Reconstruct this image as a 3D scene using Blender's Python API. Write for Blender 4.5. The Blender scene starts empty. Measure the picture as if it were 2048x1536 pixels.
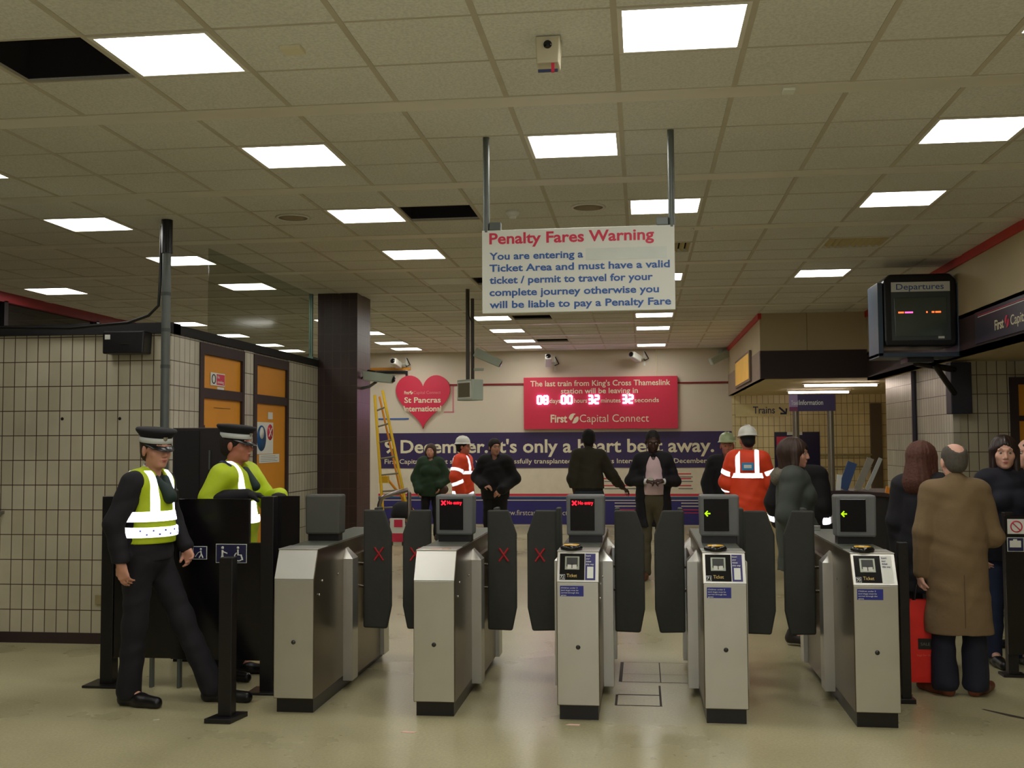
import bpy, bmesh, math, random
import numpy as np
from mathutils import Vector, Matrix
S = bpy.context.scene
COL = S.collection
PI = math.pi
random.seed(4)

# ---------------------------------------------------------------- camera, exposure, flash
_F, _CX, _CY = 2130.0, 1024.0, 768.0
cam_d = bpy.data.cameras.new('camera')
cam_d.sensor_fit = 'HORIZONTAL'; cam_d.sensor_width = 36.0
cam_d.lens = 36.0 * _F / 2048.0
cam_d.clip_start = 0.05; cam_d.clip_end = 200
cam = bpy.data.objects.new('camera', cam_d); COL.objects.link(cam)
CAM_Z = 1.68
# camera axes in world space (right, down, forward)
_d = Vector((260.0, 115.0, _F)).normalized()                   # hall's depth axis seen by the camera (x right, y down, z forward)
_h = Vector((-740.0, 120.3, _F))
_u = _d.cross(_h).normalized()
if _u.y > 0: _u = -_u
_r = _d.cross(-_u).normalized()
if _r.x < 0: _r = -_r
_M = Matrix((_r, _d, _u))                                       # camera vector -> world vector
rt = _M @ Vector((1, 0, 0)); dn = _M @ Vector((0, 1, 0)); fw = _M @ Vector((0, 0, 1))
cam.matrix_world = Matrix(((rt.x, -dn.x, -fw.x, 0), (rt.y, -dn.y, -fw.y, 0), (rt.z, -dn.z, -fw.z, CAM_Z), (0, 0, 0, 1)))
S.camera = cam
S.view_settings.view_transform = 'Standard'
try: S.view_settings.look = 'None'
except Exception: pass
S.view_settings.gamma = 1.0
S.view_settings.use_curve_mapping = False
S.view_settings.exposure = 0.85
w = bpy.data.worlds.new('world'); S.world = w; w.use_nodes = True
w.node_tree.nodes['Background'].inputs[0].default_value = (0.5, 0.52, 0.6, 1)
w.node_tree.nodes['Background'].inputs[1].default_value = 0.02
S.cycles.use_denoising = True
S.cycles.max_bounces = 7; S.cycles.diffuse_bounces = 4; S.cycles.glossy_bounces = 4
S.cycles.sample_clamp_indirect = 4.0
PANEL_E = 8.0        # radiance of the ceiling light panels
FLASH_W = 40.0       # the photographer's flash
fl = bpy.data.lights.new('camera_flash', 'POINT'); fl.energy = FLASH_W; fl.shadow_soft_size = 0.02; fl.color = (0.93, 0.95, 1.0)
flo = bpy.data.objects.new('camera_flash', fl); flo.location = (0.05, 0.02, 1.73); COL.objects.link(flo)

# ---------------------------------------------------------------- materials
def lin(c):
    return tuple(((v / 255.0) / 12.92 if v / 255.0 <= 0.04045 else ((v / 255.0 + 0.055) / 1.055) ** 2.4) for v in c)
MATS = {}
def mat(name, c, rough=0.6, metal=0.0, var=0.12, scale=6.0, bump=0.0, emit=0.0, ecol=None, spec=0.5, coat=0.0):
    """plain surface with a little procedural tone variation"""
    if name in MATS: return MATS[name]
    m = bpy.data.materials.new(name); m.use_nodes = True; nt = m.node_tree; b = nt.nodes['Principled BSDF']
    col = lin(c)
    b.inputs['Roughness'].default_value = rough; b.inputs['Metallic'].default_value = metal
    b.inputs['Specular IOR Level'].default_value = spec
    b.inputs['Coat Weight'].default_value = coat
    tc = nt.nodes.new('ShaderNodeTexCoord'); no = nt.nodes.new('ShaderNodeTexNoise'); no.inputs['Scale'].default_value = scale
    no.inputs['Detail'].default_value = 4
    nt.links.new(tc.outputs['Object'], no.inputs['Vector'])
    mx = nt.nodes.new('ShaderNodeMix'); mx.data_type = 'RGBA'
    mx.inputs[6].default_value = tuple(v * (1 - var) for v in col) + (1,)
    mx.inputs[7].default_value = tuple(min(1, v * (1 + var)) for v in col) + (1,)
    nt.links.new(no.outputs['Fac'], mx.inputs[0]); nt.links.new(mx.outputs[2], b.inputs['Base Color'])
    if bump:
        bp = nt.nodes.new('ShaderNodeBump'); bp.inputs['Strength'].default_value = bump; bp.inputs['Distance'].default_value = 0.01
        nt.links.new(no.outputs['Fac'], bp.inputs['Height']); nt.links.new(bp.outputs[0], b.inputs['Normal'])
    if emit:
        b.inputs['Emission Color'].default_value = (lin(ecol or c)) + (1,); b.inputs['Emission Strength'].default_value = emit
    MATS[name] = m
    return m

def tile_mat(name, axes, c1, c2, grout, w_=0.105, h_=0.2112, oz=0.0675, ou=0.0, rough=0.35):
    """stack-bonded glazed tiles laid in metres; axes picks the two object axes"""
    m = bpy.data.materials.new(name); m.use_nodes = True; nt = m.node_tree; b = nt.nodes['Principled BSDF']
    g = nt.nodes.new('ShaderNodeNewGeometry'); sp = nt.nodes.new('ShaderNodeSeparateXYZ'); nt.links.new(g.outputs['Position'], sp.inputs[0])
    au = nt.nodes.new('ShaderNodeMath'); au.operation = 'ADD'; au.inputs[1].default_value = 50 * w_ - ou
    az = nt.nodes.new('ShaderNodeMath'); az.operation = 'ADD'; az.inputs[1].default_value = 10 * h_ - oz
    nt.links.new(sp.outputs[axes[0]], au.inputs[0]); nt.links.new(sp.outputs['Z'], az.inputs[0])
    cb = nt.nodes.new('ShaderNodeCombineXYZ'); nt.links.new(au.outputs[0], cb.inputs[0]); nt.links.new(az.outputs[0], cb.inputs[1])
    br = nt.nodes.new('ShaderNodeTexBrick'); br.offset = 0.0; br.squash = 1.0
    br.inputs['Scale'].default_value = 1.0; br.inputs['Brick Width'].default_value = w_; br.inputs['Row Height'].default_value = h_
    br.inputs['Mortar Size'].default_value = 0.0042; br.inputs['Mortar Smooth'].default_value = 0.2
    br.inputs['Color1'].default_value = lin(c1) + (1,); br.inputs['Color2'].default_value = lin(c2) + (1,); br.inputs['Mortar'].default_value = lin(grout) + (1,)
    nt.links.new(cb.outputs[0], br.inputs['Vector'])
    no = nt.nodes.new('ShaderNodeTexNoise'); no.inputs['Scale'].default_value = 1.7; no.inputs['Detail'].default_value = 5
    nt.links.new(g.outputs['Position'], no.inputs['Vector'])
    rr = nt.nodes.new('ShaderNodeMapRange'); rr.inputs[1].default_value = 0.3; rr.inputs[2].default_value = 0.7; rr.inputs[3].default_value = 0.8; rr.inputs[4].default_value = 1.05
    nt.links.new(no.outputs['Fac'], rr.inputs[0])
    mx = nt.nodes.new('ShaderNodeMix'); mx.data_type = 'RGBA'; mx.blend_type = 'MULTIPLY'; mx.inputs[0].default_value = 1.0
    nt.links.new(br.outputs['Color'], mx.inputs[6]); nt.links.new(rr.outputs[0], mx.inputs[7]); nt.links.new(mx.outputs[2], b.inputs['Base Color'])
    bp = nt.nodes.new('ShaderNodeBump'); bp.inputs['Strength'].default_value = 0.4; bp.inputs['Distance'].default_value = 0.003; bp.invert = True
    nt.links.new(br.outputs['Fac'], bp.inputs['Height']); nt.links.new(bp.outputs[0], b.inputs['Normal'])
    b.inputs['Roughness'].default_value = rough
    MATS[name] = m
    return m

def emit_mat(name, c, e):
    m = bpy.data.materials.new(name); m.use_nodes = True; nt = m.node_tree
    for n in list(nt.nodes):
        if n.type == 'BSDF_PRINCIPLED': nt.nodes.remove(n)
    em = nt.nodes.new('ShaderNodeEmission'); em.inputs[0].default_value = lin(c) + (1,); em.inputs[1].default_value = e
    nt.links.new(em.outputs[0], nt.nodes['Material Output'].inputs[0]); MATS[name] = m
    return m

def retro_mat(name, c=(225, 225, 230), gain=0.5):
    """retro-reflective tape: mirrors light back the way it came"""
    m = bpy.data.materials.new(name); m.use_nodes = True; nt = m.node_tree
    nt.nodes.remove(nt.nodes['Principled BSDF'])
    g = nt.nodes.new('ShaderNodeNewGeometry'); gl = nt.nodes.new('ShaderNodeBsdfGlossy'); gl.inputs['Roughness'].default_value = 0.17
    gl.inputs['Color'].default_value = (0.95, 0.94, 1.0, 1)
    nt.links.new(g.outputs['Incoming'], gl.inputs['Normal'])
    df = nt.nodes.new('ShaderNodeBsdfDiffuse'); df.inputs[0].default_value = lin(c) + (1,)
    mx = nt.nodes.new('ShaderNodeMixShader'); mx.inputs[0].default_value = gain
    nt.links.new(df.outputs[0], mx.inputs[1]); nt.links.new(gl.outputs[0], mx.inputs[2]); nt.links.new(mx.outputs[0], nt.nodes['Material Output'].inputs[0])
    MATS[name] = m
    return m

def glass_mat(name, tint=(0.8, 0.85, 0.82), refl=0.06):
    m = bpy.data.materials.new(name); m.use_nodes = True; nt = m.node_tree
    nt.nodes.remove(nt.nodes['Principled BSDF'])
    t = nt.nodes.new('ShaderNodeBsdfTransparent'); t.inputs[0].default_value = tint + (1,)
    g = nt.nodes.new('ShaderNodeBsdfGlossy'); g.inputs['Roughness'].default_value = 0.12
    mx = nt.nodes.new('ShaderNodeMixShader'); mx.inputs[0].default_value = refl
    nt.links.new(t.outputs[0], mx.inputs[1]); nt.links.new(g.outputs[0], mx.inputs[2]); nt.links.new(mx.outputs[0], nt.nodes['Material Output'].inputs[0])
    MATS[name] = m
    return m

def floor_mat():
    m = bpy.data.materials.new('floor_vinyl'); m.use_nodes = True; nt = m.node_tree; b = nt.nodes['Principled BSDF']
    g = nt.nodes.new('ShaderNodeNewGeometry')
    n1 = nt.nodes.new('ShaderNodeTexNoise'); n1.inputs['Scale'].default_value = 0.9; n1.inputs['Detail'].default_value = 6
    n2 = nt.nodes.new('ShaderNodeTexNoise'); n2.inputs['Scale'].default_value = 60; n2.inputs['Detail'].default_value = 3
    nt.links.new(g.outputs['Position'], n1.inputs['Vector']); nt.links.new(g.outputs['Position'], n2.inputs['Vector'])
    r1 = nt.nodes.new('ShaderNodeValToRGB'); e = r1.color_ramp.elements
    e[0].position = 0.15; e[0].color = lin((146, 139, 104)) + (1,); e[1].position = 0.85; e[1].color = lin((200, 193, 154)) + (1,)
    nt.links.new(n1.outputs['Fac'], r1.inputs[0])
    r2 = nt.nodes.new('ShaderNodeMapRange'); r2.inputs[1].default_value = 0.35; r2.inputs[2].default_value = 0.65; r2.inputs[3].default_value = 0.88; r2.inputs[4].default_value = 1.06
    nt.links.new(n2.outputs['Fac'], r2.inputs[0])
    mx = nt.nodes.new('ShaderNodeMix'); mx.data_type = 'RGBA'; mx.blend_type = 'MULTIPLY'; mx.inputs[0].default_value = 1
    nt.links.new(r1.outputs[0], mx.inputs[6]); nt.links.new(r2.outputs[0], mx.inputs[7])
    # dark scuffs
    sc = nt.nodes.new('ShaderNodeTexNoise'); sc.inputs['Scale'].default_value = 16.0; sc.inputs['Detail'].default_value = 4; sc.inputs['Roughness'].default_value = 0.5
    nt.links.new(g.outputs['Position'], sc.inputs['Vector'])
    r3 = nt.nodes.new('ShaderNodeMapRange'); r3.inputs[1].default_value = 0.74; r3.inputs[2].default_value = 0.80; r3.inputs[3].default_value = 0; r3.inputs[4].default_value = 0.7
    nt.links.new(sc.outputs['Fac'], r3.inputs[0])
    m2 = nt.nodes.new('ShaderNodeMix'); m2.data_type = 'RGBA'; m2.inputs[7].default_value = lin((70, 64, 50)) + (1,)
    nt.links.new(r3.outputs[0], m2.inputs[0]); nt.links.new(mx.outputs[2], m2.inputs[6]); nt.links.new(m2.outputs[2], b.inputs['Base Color'])
    rr = nt.nodes.new('ShaderNodeMapRange'); rr.inputs[3].default_value = 0.2; rr.inputs[4].default_value = 0.38
    nt.links.new(n1.outputs['Fac'], rr.inputs[0]); nt.links.new(rr.outputs[0], b.inputs['Roughness'])
    b.inputs['Specular IOR Level'].default_value = 0.4
    return m

def ceil_mat():
    m = bpy.data.materials.new('ceiling_tile'); m.use_nodes = True; nt = m.node_tree; b = nt.nodes['Principled BSDF']
    g = nt.nodes.new('ShaderNodeNewGeometry')
    n1 = nt.nodes.new('ShaderNodeTexNoise'); n1.inputs['Scale'].default_value = 0.35; n1.inputs['Detail'].default_value = 3
    n2 = nt.nodes.new('ShaderNodeTexNoise'); n2.inputs['Scale'].default_value = 70; n2.inputs['Detail'].default_value = 4
    nt.links.new(g.outputs['Position'], n1.inputs['Vector']); nt.links.new(g.outputs['Position'], n2.inputs['Vector'])
    r1 = nt.nodes.new('ShaderNodeValToRGB'); e = r1.color_ramp.elements
    e[0].position = 0.3; e[0].color = lin((206, 203, 190)) + (1,); e[1].position = 0.65; e[1].color = lin((228, 227, 218)) + (1,)
    nt.links.new(n1.outputs['Fac'], r1.inputs[0])
    r2 = nt.nodes.new('ShaderNodeMapRange'); r2.inputs[1].default_value = 0.35; r2.inputs[2].default_value = 0.62; r2.inputs[3].default_value = 0.86; r2.inputs[4].default_value = 1.03
    nt.links.new(n2.outputs['Fac'], r2.inputs[0])
    mx = nt.nodes.new('ShaderNodeMix'); mx.data_type = 'RGBA'; mx.blend_type = 'MULTIPLY'; mx.inputs[0].default_value = 1
    nt.links.new(r1.outputs[0], mx.inputs[6]); nt.links.new(r2.outputs[0], mx.inputs[7]); nt.links.new(mx.outputs[2], b.inputs['Base Color'])
    b.inputs['Roughness'].default_value = 0.9
    return m

M_floor = floor_mat(); M_ceil = ceil_mat()
M_grid = mat('ceiling_grid', (192, 184, 164), 0.7)
M_beam = mat('ceiling_beam_strip', (224, 220, 206), 0.4, 0.0, 0.1, 2)
M_dark = mat('void_dark', (26, 22, 22), 0.9)
M_tilex = tile_mat('white_tiles_front', ('X',), (200, 193, 168), (187, 179, 153), (74, 52, 40), ou=-0.02)
M_tiley = tile_mat('white_tiles_side', ('Y',), (204, 200, 180), (190, 186, 164), (70, 52, 42), ou=0.05)
M_tileyel = tile_mat('yellow_tiles', ('X',), (236, 220, 168), (226, 208, 152), (110, 90, 58), w_=0.108, h_=0.2165, oz=0.03)
M_tiledk = tile_mat('brown_tiles', ('X',), (62, 44, 42), (54, 38, 37), (74, 54, 50), h_=0.2112)
M_tiledky = tile_mat('brown_tiles_lit_side', ('Y',), (92, 70, 66), (84, 64, 60), (70, 52, 50))  # same brown tiles, colour lightened for the column's lit right face
M_wallw = mat('painted_wall', (212, 201, 180), 0.7, 0, 0.05, 1.2)
M_beige = mat('beige_panel', (186, 172, 136), 0.7, 0, 0.06, 2)
M_brown = mat('dark_brown_fascia', (50, 34, 34), 0.6, 0, 0.12, 4)
M_redtrim = mat('red_trim', (196, 42, 34), 0.5)
M_redtrimd = mat('red_trim_dark', (128, 28, 34), 0.6)  # same trim in a darker red
M_orange = mat('orange_door', (222, 148, 30), 0.5, 0, 0.08, 3)
M_purple = mat('purple_vinyl', (52, 38, 84), 0.45, 0, 0.08, 3)
M_navy = mat('navy_vinyl', (44, 40, 110), 0.45, 0, 0.08, 3)
M_sred = mat('sign_red', (206, 42, 72), 0.45, 0, 0.06, 2)
M_white = mat('sign_white', (226, 228, 220), 0.5, 0, 0.02)
M_cream = mat('lettering_cream', (226, 218, 186), 0.6, 0, 0.02)
M_blue = mat('lettering_blue', (52, 96, 168), 0.5, 0, 0.02)
M_redl = mat('lettering_red', (214, 48, 80), 0.5, 0, 0.02)
M_black = mat('black_paint', (22, 19, 21), 0.35, 0, 0.2, 8)
M_blackm = mat('black_matt', (20, 18, 20), 0.8, 0, 0.2, 8)
M_rubber = mat('paddle_rubber', (50, 51, 45), 0.75, 0, 0.14, 30, 0.15)
M_grey = mat('grey_plastic', (100, 102, 101), 0.55, 0, 0.06, 12)
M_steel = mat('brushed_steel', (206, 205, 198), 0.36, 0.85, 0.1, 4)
M_steels = mat('side_steel_dark_reflection', (120, 108, 90), 0.3, 0.9, 0.12, 5)  # darker base colour imitates dark surroundings reflected in the stainless sides
M_chrome = mat('chrome', (220, 220, 220), 0.12, 1.0, 0.0)
M_pole = mat('grey_pole', (98, 104, 100), 0.4, 0.3, 0.08)
M_screen = mat('dark_screen', (14, 14, 20), 0.12, 0, 0.1)
M_yellow = mat('ladder_yellow', (220, 180, 26), 0.5)
M_camgrey = mat('camera_housing', (176, 186, 172), 0.5)
M_glass = glass_mat('clear_glass', (0.80, 0.82, 0.78), 0.035)
M_glassd = mat('dark_glazing', (14, 10, 13), 0.04, 0, 0.05, 2, spec=0.9)
E_panel = emit_mat('lit_diffuser', (255, 252, 246), PANEL_E)
E_tube = emit_mat('lit_tube', (255, 232, 214), 12.0)
E_red = emit_mat('red_led', (255, 20, 34), 3.0)
E_green = emit_mat('green_led', (150, 210, 20), 1.2)
E_digit = emit_mat('violet_led', (226, 206, 255), 6.0)
E_orange = emit_mat('orange_led', (255, 90, 40), 1.6)
R_tape = retro_mat('retro_tape')

# ---------------------------------------------------------------- mesh helpers
class MB:
    def __init__(s): s.v = []; s.f = []; s.mi = []; s.m = []; s.sm = []
    def slot(s, m):
        if m not in s.m: s.m.append(m)
        return s.m.index(m)
    def add(s, vs, fs, m=None, smooth=False):
        o = len(s.v); s.v += [tuple(v) for v in vs]; k = s.slot(m) if m else 0
        for f in fs: s.f.append(tuple(i + o for i in f)); s.mi.append(k); s.sm.append(smooth)
        return s
    def box(s, x0, x1, y0, y1, z0, z1, m=None):
        v = [(x, y, z) for z in (z0, z1) for y in (y0, y1) for x in (x0, x1)]
        return s.add(v, [(0, 2, 3, 1), (4, 5, 7, 6), (0, 1, 5, 4), (2, 6, 7, 3), (0, 4, 6, 2), (1, 3, 7, 5)], m)
    def tube(s, pts, r, n=12, m=None, caps=True):
        pts = [Vector(p) for p in pts]; rs = r if isinstance(r, (list, tuple)) else [r] * len(pts); vs = []; fs = []
        ref = None
        for i, p in enumerate(pts):
            t = (pts[min(i + 1, len(pts) - 1)] - pts[max(i - 1, 0)]).normalized()
            if ref is None: ref = t.orthogonal().normalized()
            ref = (ref - t * ref.dot(t)).normalized(); b = t.cross(ref)
            for k in range(n):
                a = 2 * PI * k / n; vs.append(p + (ref * math.cos(a) + b * math.sin(a)) * rs[i])
        for i in range(len(pts) - 1):
            for k in range(n):
                fs.append((i * n + k, i * n + (k + 1) % n, (i + 1) * n + (k + 1) % n, (i + 1) * n + k))
        s.add(vs, fs, m, True)
        if caps:
            o = len(pts) - 1
            s.add(vs[:n], [tuple(range(n))[::-1]], m); s.add(vs[o * n:], [tuple(range(n))], m)
        return s
    def lathe(s, prof, n=24, c=(0, 0, 0), m=None, ax='Z', sx=1, sy=1, ring=False):
        vs = []; fs = []
        if ring: prof = list(prof) + [prof[0]]
        for (r, z) in prof:
            for k in range(n):
                a = 2 * PI * k / n; p = (r * math.cos(a) * sx, r * math.sin(a) * sy, z)
                if ax == 'Y': p = (p[0], z, p[1])
                if ax == 'X': p = (z, p[0], p[1])
                vs.append((p[0] + c[0], p[1] + c[1], p[2] + c[2]))
        for i in range(len(prof) - 1):
            for k in range(n): fs.append((i * n + k, i * n + (k + 1) % n, (i + 1) * n + (k + 1) % n, (i + 1) * n + k))
        if not ring: fs.append(tuple(range(n))[::-1]); fs.append(tuple(range((len(prof) - 1) * n, len(prof) * n)))
        return s.add(vs, fs, m, True)
    def prism(s, poly, a, b, ax='Y', m=None):
        """polygon given in the two other axes, extruded along ax from a to b"""
        def P(u, v, t):
            return {'Y': (u, t, v), 'X': (t, u, v), 'Z': (u, v, t)}[ax]
        n = len(poly); vs = [P(u, v, a) for u, v in poly] + [P(u, v, b) for u, v in poly]
        fs = [tuple(range(n)), tuple(range(2 * n - 1, n - 1, -1))] + [(i, i + n, (i + 1) % n + n, (i + 1) % n) for i in range(n)]
        return s.add(vs, fs, m)
    def build(s, name, m=None, parent=None, bevel=0.0, loc=None, rot=None, seg=2):
        me = bpy.data.meshes.new(name); me.from_pydata(s.v, [], s.f)
        ms = s.m if s.m else [m]
        if None in ms: ms = [m if q is None else q for q in ms]
        for q in ms: me.materials.append(q)
        for p, k, sm in zip(me.polygons, s.mi, s.sm): p.material_index = k; p.use_smooth = sm
        bm = bmesh.new(); bm.from_mesh(me); bmesh.ops.recalc_face_normals(bm, faces=bm.faces); bm.to_mesh(me); bm.free()
        o = bpy.data.objects.new(name, me); COL.objects.link(o)
        if parent is not None: o.parent = parent
        if loc: o.location = loc
        if rot: o.rotation_euler = rot
        if bevel:
            md = o.modifiers.new('bevel', 'BEVEL'); md.width = bevel; md.segments = seg; md.limit_method = 'ANGLE'; md.angle_limit = 0.7
        return o
def BX(x0, x1, y0, y1, z0, z1, m=None): return MB().box(x0, x1, y0, y1, z0, z1, m)
def thing(name, label, cat, loc=(0, 0, 0), rz=0.0, group=None):
    o = bpy.data.objects.new(name, None); COL.objects.link(o); o.location = loc; o.rotation_euler = (0, 0, rz); o.empty_display_size = 0.1
    o['label'] = label; o['category'] = cat
    if group: o['group'] = group
    return o
def tag(o, label, cat, group=None):
    o['label'] = label; o['category'] = cat
    if group: o['group'] = group
    return o
def struct(o): o['kind'] = 'structure'; return o
def copy_tree(o, parent=None):
    c = o.copy(); COL.objects.link(c)
    if parent is not None: c.parent = parent
    for ch in list(o.children): copy_tree(ch, c)
    return c
def text(s, loc, rz=0.0, width=None, height=0.1, m=None, parent=None, name='lettering', bold=0.0, align='LEFT', tilt=0.0, depth=0.0008, skew=0.0):
    """lettering standing on a vertical face; height is the cap height; rz 0 faces -Y"""
    c = bpy.data.curves.new(name, 'FONT'); c.body = s; c.size = height / 0.665; c.extrude = depth; c.offset = bold * height
    c.align_x = align; c.materials.append(m); c.resolution_u = 3; c.shear = skew
    o = bpy.data.objects.new(name, c); COL.objects.link(o)
    bpy.context.view_layer.update()
    me = bpy.data.meshes.new_from_object(o.evaluated_get(bpy.context.evaluated_depsgraph_get()))
    bpy.data.objects.remove(o); bpy.data.curves.remove(c)
    if len(me.vertices):
        co = np.empty(len(me.vertices) * 3, 'f'); me.vertices.foreach_get('co', co); co = co.reshape(-1, 3)
        d = co[:, 0].max() - co[:, 0].min()
        if width and d > 0: co[:, 0] = (co[:, 0] - co[:, 0].min()) * (width / d)
        me.vertices.foreach_set('co', co.ravel())
    me.name = name; me.materials.clear(); me.materials.append(m)
    o = bpy.data.objects.new(name, me); COL.objects.link(o)
    if parent is not None: o.parent = parent
    o.location = loc; o.rotation_euler = (PI / 2 - tilt, 0, rz)
    return o
def rect(name, u0, u1, z0, z1, y, m, parent=None, t=0.003, bevel=0.0):
    return BX(u0, u1, y - t, y, z0, z1).build(name, m, parent, bevel)

# ================================================================= THE ROOM
CZ = 3.532                      # ceiling height
BY = 21.5                       # back wall
LX = -7.7                       # left glazed wall
struct(BX(-8.2, 8, -6, 24, -0.2, 0.0).build('floor', M_floor))
struct(BX(LX - 0.3, 1.78, BY, BY + 0.3, 0, CZ + 0.1).build('wall_back', M_wallw))
struct(BX(1.78, 6.2, BY, BY + 0.3, 0, CZ + 0.1).build('wall_back_tiled', M_tileyel))
struct(BX(-8.2, 8.3, -6.3, -6, 0, CZ + 0.5).build('wall_front', M_wallw))
struct(BX(6.0, 6.3, -6, 12.2, 0, CZ + 0.5).build('wall_right', M_wallw))

holes = {(-2.8, 4.75), (-1.6, 8.39), (-1.6, 15.67), (-1.6, 19.31), (-1.6, 12.03)}
vents = {(2.0, 10.21), (0.2, 10.21)}
unlit = {(-2.2, 12.03), (-2.2, 13.85)}
lit = {(-2.2, 4.75), (0.2, 4.75), (2.0, 4.75), (-4.6, 4.75), (-4.6, 6.57), (-2.2, 6.57), (-0.4, 6.57), (2.0, 6.57),
       (-4.6, 8.39), (-2.2, 8.39), (0.2, 8.39), (2.0, 8.39), (-4.6, 10.21), (-2.2, 10.21), (-0.4, 10.21),
       (-7.0, 12.03), (-4.6, 12.03), (0.2, 12.03), (2.0, 12.03), (-7.0, 13.85), (0.2, 13.85), (2.0, 13.85),
       (-7.0, 15.67), (-4.6, 15.67), (-2.2, 15.67), (0.2, 15.67), (-7.0, 17.49), (-4.6, 17.49), (-2.2, 17.49), (0.2, 17.49),
       (-7.0, 19.31), (-4.6, 19.31), (-2.2, 19.31), (-7.0, 20.58), (-4.6, 20.58), (-2.2, 20.58), (0.2, 20.58),
       (-2.2, 2.93), (0.2, 2.93), (2.0, 2.93), (-4.6, 1.11), (-2.2, 1.11), (0.2, 1.11), (2.0, 1.11), (-2.2, -0.71), (0.2, -0.71), (2.0, -2.53), (-0.4, -2.53)}  # unseen rows over and behind the viewer, added to light the foreground
op = {(round(a, 2), round(b, 1)) for a, b in holes | vents | unlit | lit}
cm = MB(); X0, X1 = LX, 3.23
TD = 1.66 / 3
for k in range(-6, 9):
    yb = 5.66 + 1.82 * k
    # transverse strip with a slim lip each side
    x1 = X1 if yb < 15.6 else 1.72
    if yb + 0.08 < BY: cm.box(X0, x1, yb - 0.08, yb + 0.08, CZ - 0.006, CZ + 0.03, M_beam)
    cm.box(X0, x1, yb - 0.092, yb - 0.08, CZ - 0.002, CZ + 0.03, M_grid); cm.box(X0, x1, yb + 0.08, yb + 0.092, CZ - 0.002, CZ + 0.03, M_grid)
    for j in range(3):
        ya = yb + 0.08 + j * TD; yc = ya + TD / 2
        if ya > BY: continue
        if j: cm.box(X0, x1, ya - 0.006, ya + 0.006, CZ - 0.003, CZ + 0.01, M_grid)
        for i in range(-13, 6):
            xc = 0.2 + 0.6 * i; xa = max(X0, xc - 0.3); xb = min(x1, xc + 0.3)
            if xb - xa < 0.02: continue
            if (round(xc, 2), round(yc, 1)) in op: continue
            dz = random.choice([0, 0, 0, 0.0015, -0.001])
            cm.box(xa, xb, ya, min(ya + TD, BY), CZ + dz, CZ + 0.02, M_ceil)
for i in range(-13, 6):
    xl = -0.1 + 0.6 * i
    if X0 < xl < X1:
        cm.box(xl - 0.014, xl + 0.014, -6, BY if xl < 1.72 else 15.75, CZ - 0.004, CZ + 0.012, M_grid)
for (x, y) in holes:
    cm.box(x - 0.3, x + 0.3, y - TD / 2, y - TD / 2 + 0.01, CZ + 0.02, CZ + 0.5, M_dark); cm.box(x - 0.3, x + 0.3, y + TD / 2 - 0.01, y + TD / 2, CZ + 0.02, CZ + 0.5, M_dark)
    cm.box(x - 0.3, x - 0.29, y - TD / 2, y + TD / 2, CZ + 0.02, CZ + 0.5, M_dark); cm.box(x + 0.29, x + 0.3, y - TD / 2, y + TD / 2, CZ + 0.02, CZ + 0.5, M_dark)
cm.box(-8.2, 8.3, -6, 22, CZ + 0.48, CZ + 0.55, M_dark)
struct(cm.build('ceiling'))

# light fittings
def light_panel(x, y, on=True, proto=[None, None]):
    k = 0 if on else 1
    if proto[k] is None:
        t = thing('ceiling_light', '', 'ceiling light')
        f = MB(); a, b = 0.286, TD / 2 - 0.008
        for (p, q, r, s_) in ((-a, a, -b, -b + 0.022), (-a, a, b - 0.022, b), (-a, -a + 0.022, -b, b), (a - 0.022, a, -b, b)): f.box(p, q, r, s_, -0.006, 0.05)
        f.build('frame', M_beam, t)
        BX(-a + 0.022, a - 0.022, -b + 0.022, b - 0.022, 0.004, 0.012).build('diffuser', E_panel if on else M_white, t)
        BX(-a, a, -b, b, 0.05, 0.09).build('housing', M_white, t)
        proto[k] = t
    else: t = copy_tree(proto[k])
    t.location = (x, y, CZ)
    return t
ROWN = {4.75: 'nearest', 6.57: 'second', 8.39: 'third', 10.21: 'fourth', 12.03: 'fifth', 13.85: 'sixth', 15.67: 'seventh', 17.49: 'eighth', 19.31: 'ninth', 20.58: 'farthest'}
COLN = {-7.0: 'far left file by the dark glazing', -4.6: 'file above the tiled kiosk', -2.2: 'file left of the hanging warning sign', -0.4: 'file over the hanging warning sign', 0.2: 'file above the warning sign\'s right pole', 2.0: 'right-hand file'}
for (x, y) in sorted(lit):
    t = light_panel(x, y)
    if y in ROWN: t['label'] = 'lit square ceiling light, %s visible row, %s' % (ROWN[y], COLN[x])
    else: t['label'] = 'added unseen ceiling light %s, %s' % ({2.93: 'just ahead of the viewer overhead', 1.11: 'directly over the viewer', -0.71: 'just behind the viewer', -2.53: 'well behind the viewer'}[y], {-4.6: 'far left', -2.2: 'left', -0.4: 'left of centre', 0.2: 'centre', 2.0: 'right'}[x])
    t['group'] = 'lit ceiling lights'
for (x, y) in sorted(unlit):
    t = light_panel(x, y, False); t['label'] = 'switched-off white ceiling light, %s visible row left of the warning sign' % ROWN[y]; t['group'] = 'unlit ceiling lights'
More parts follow.
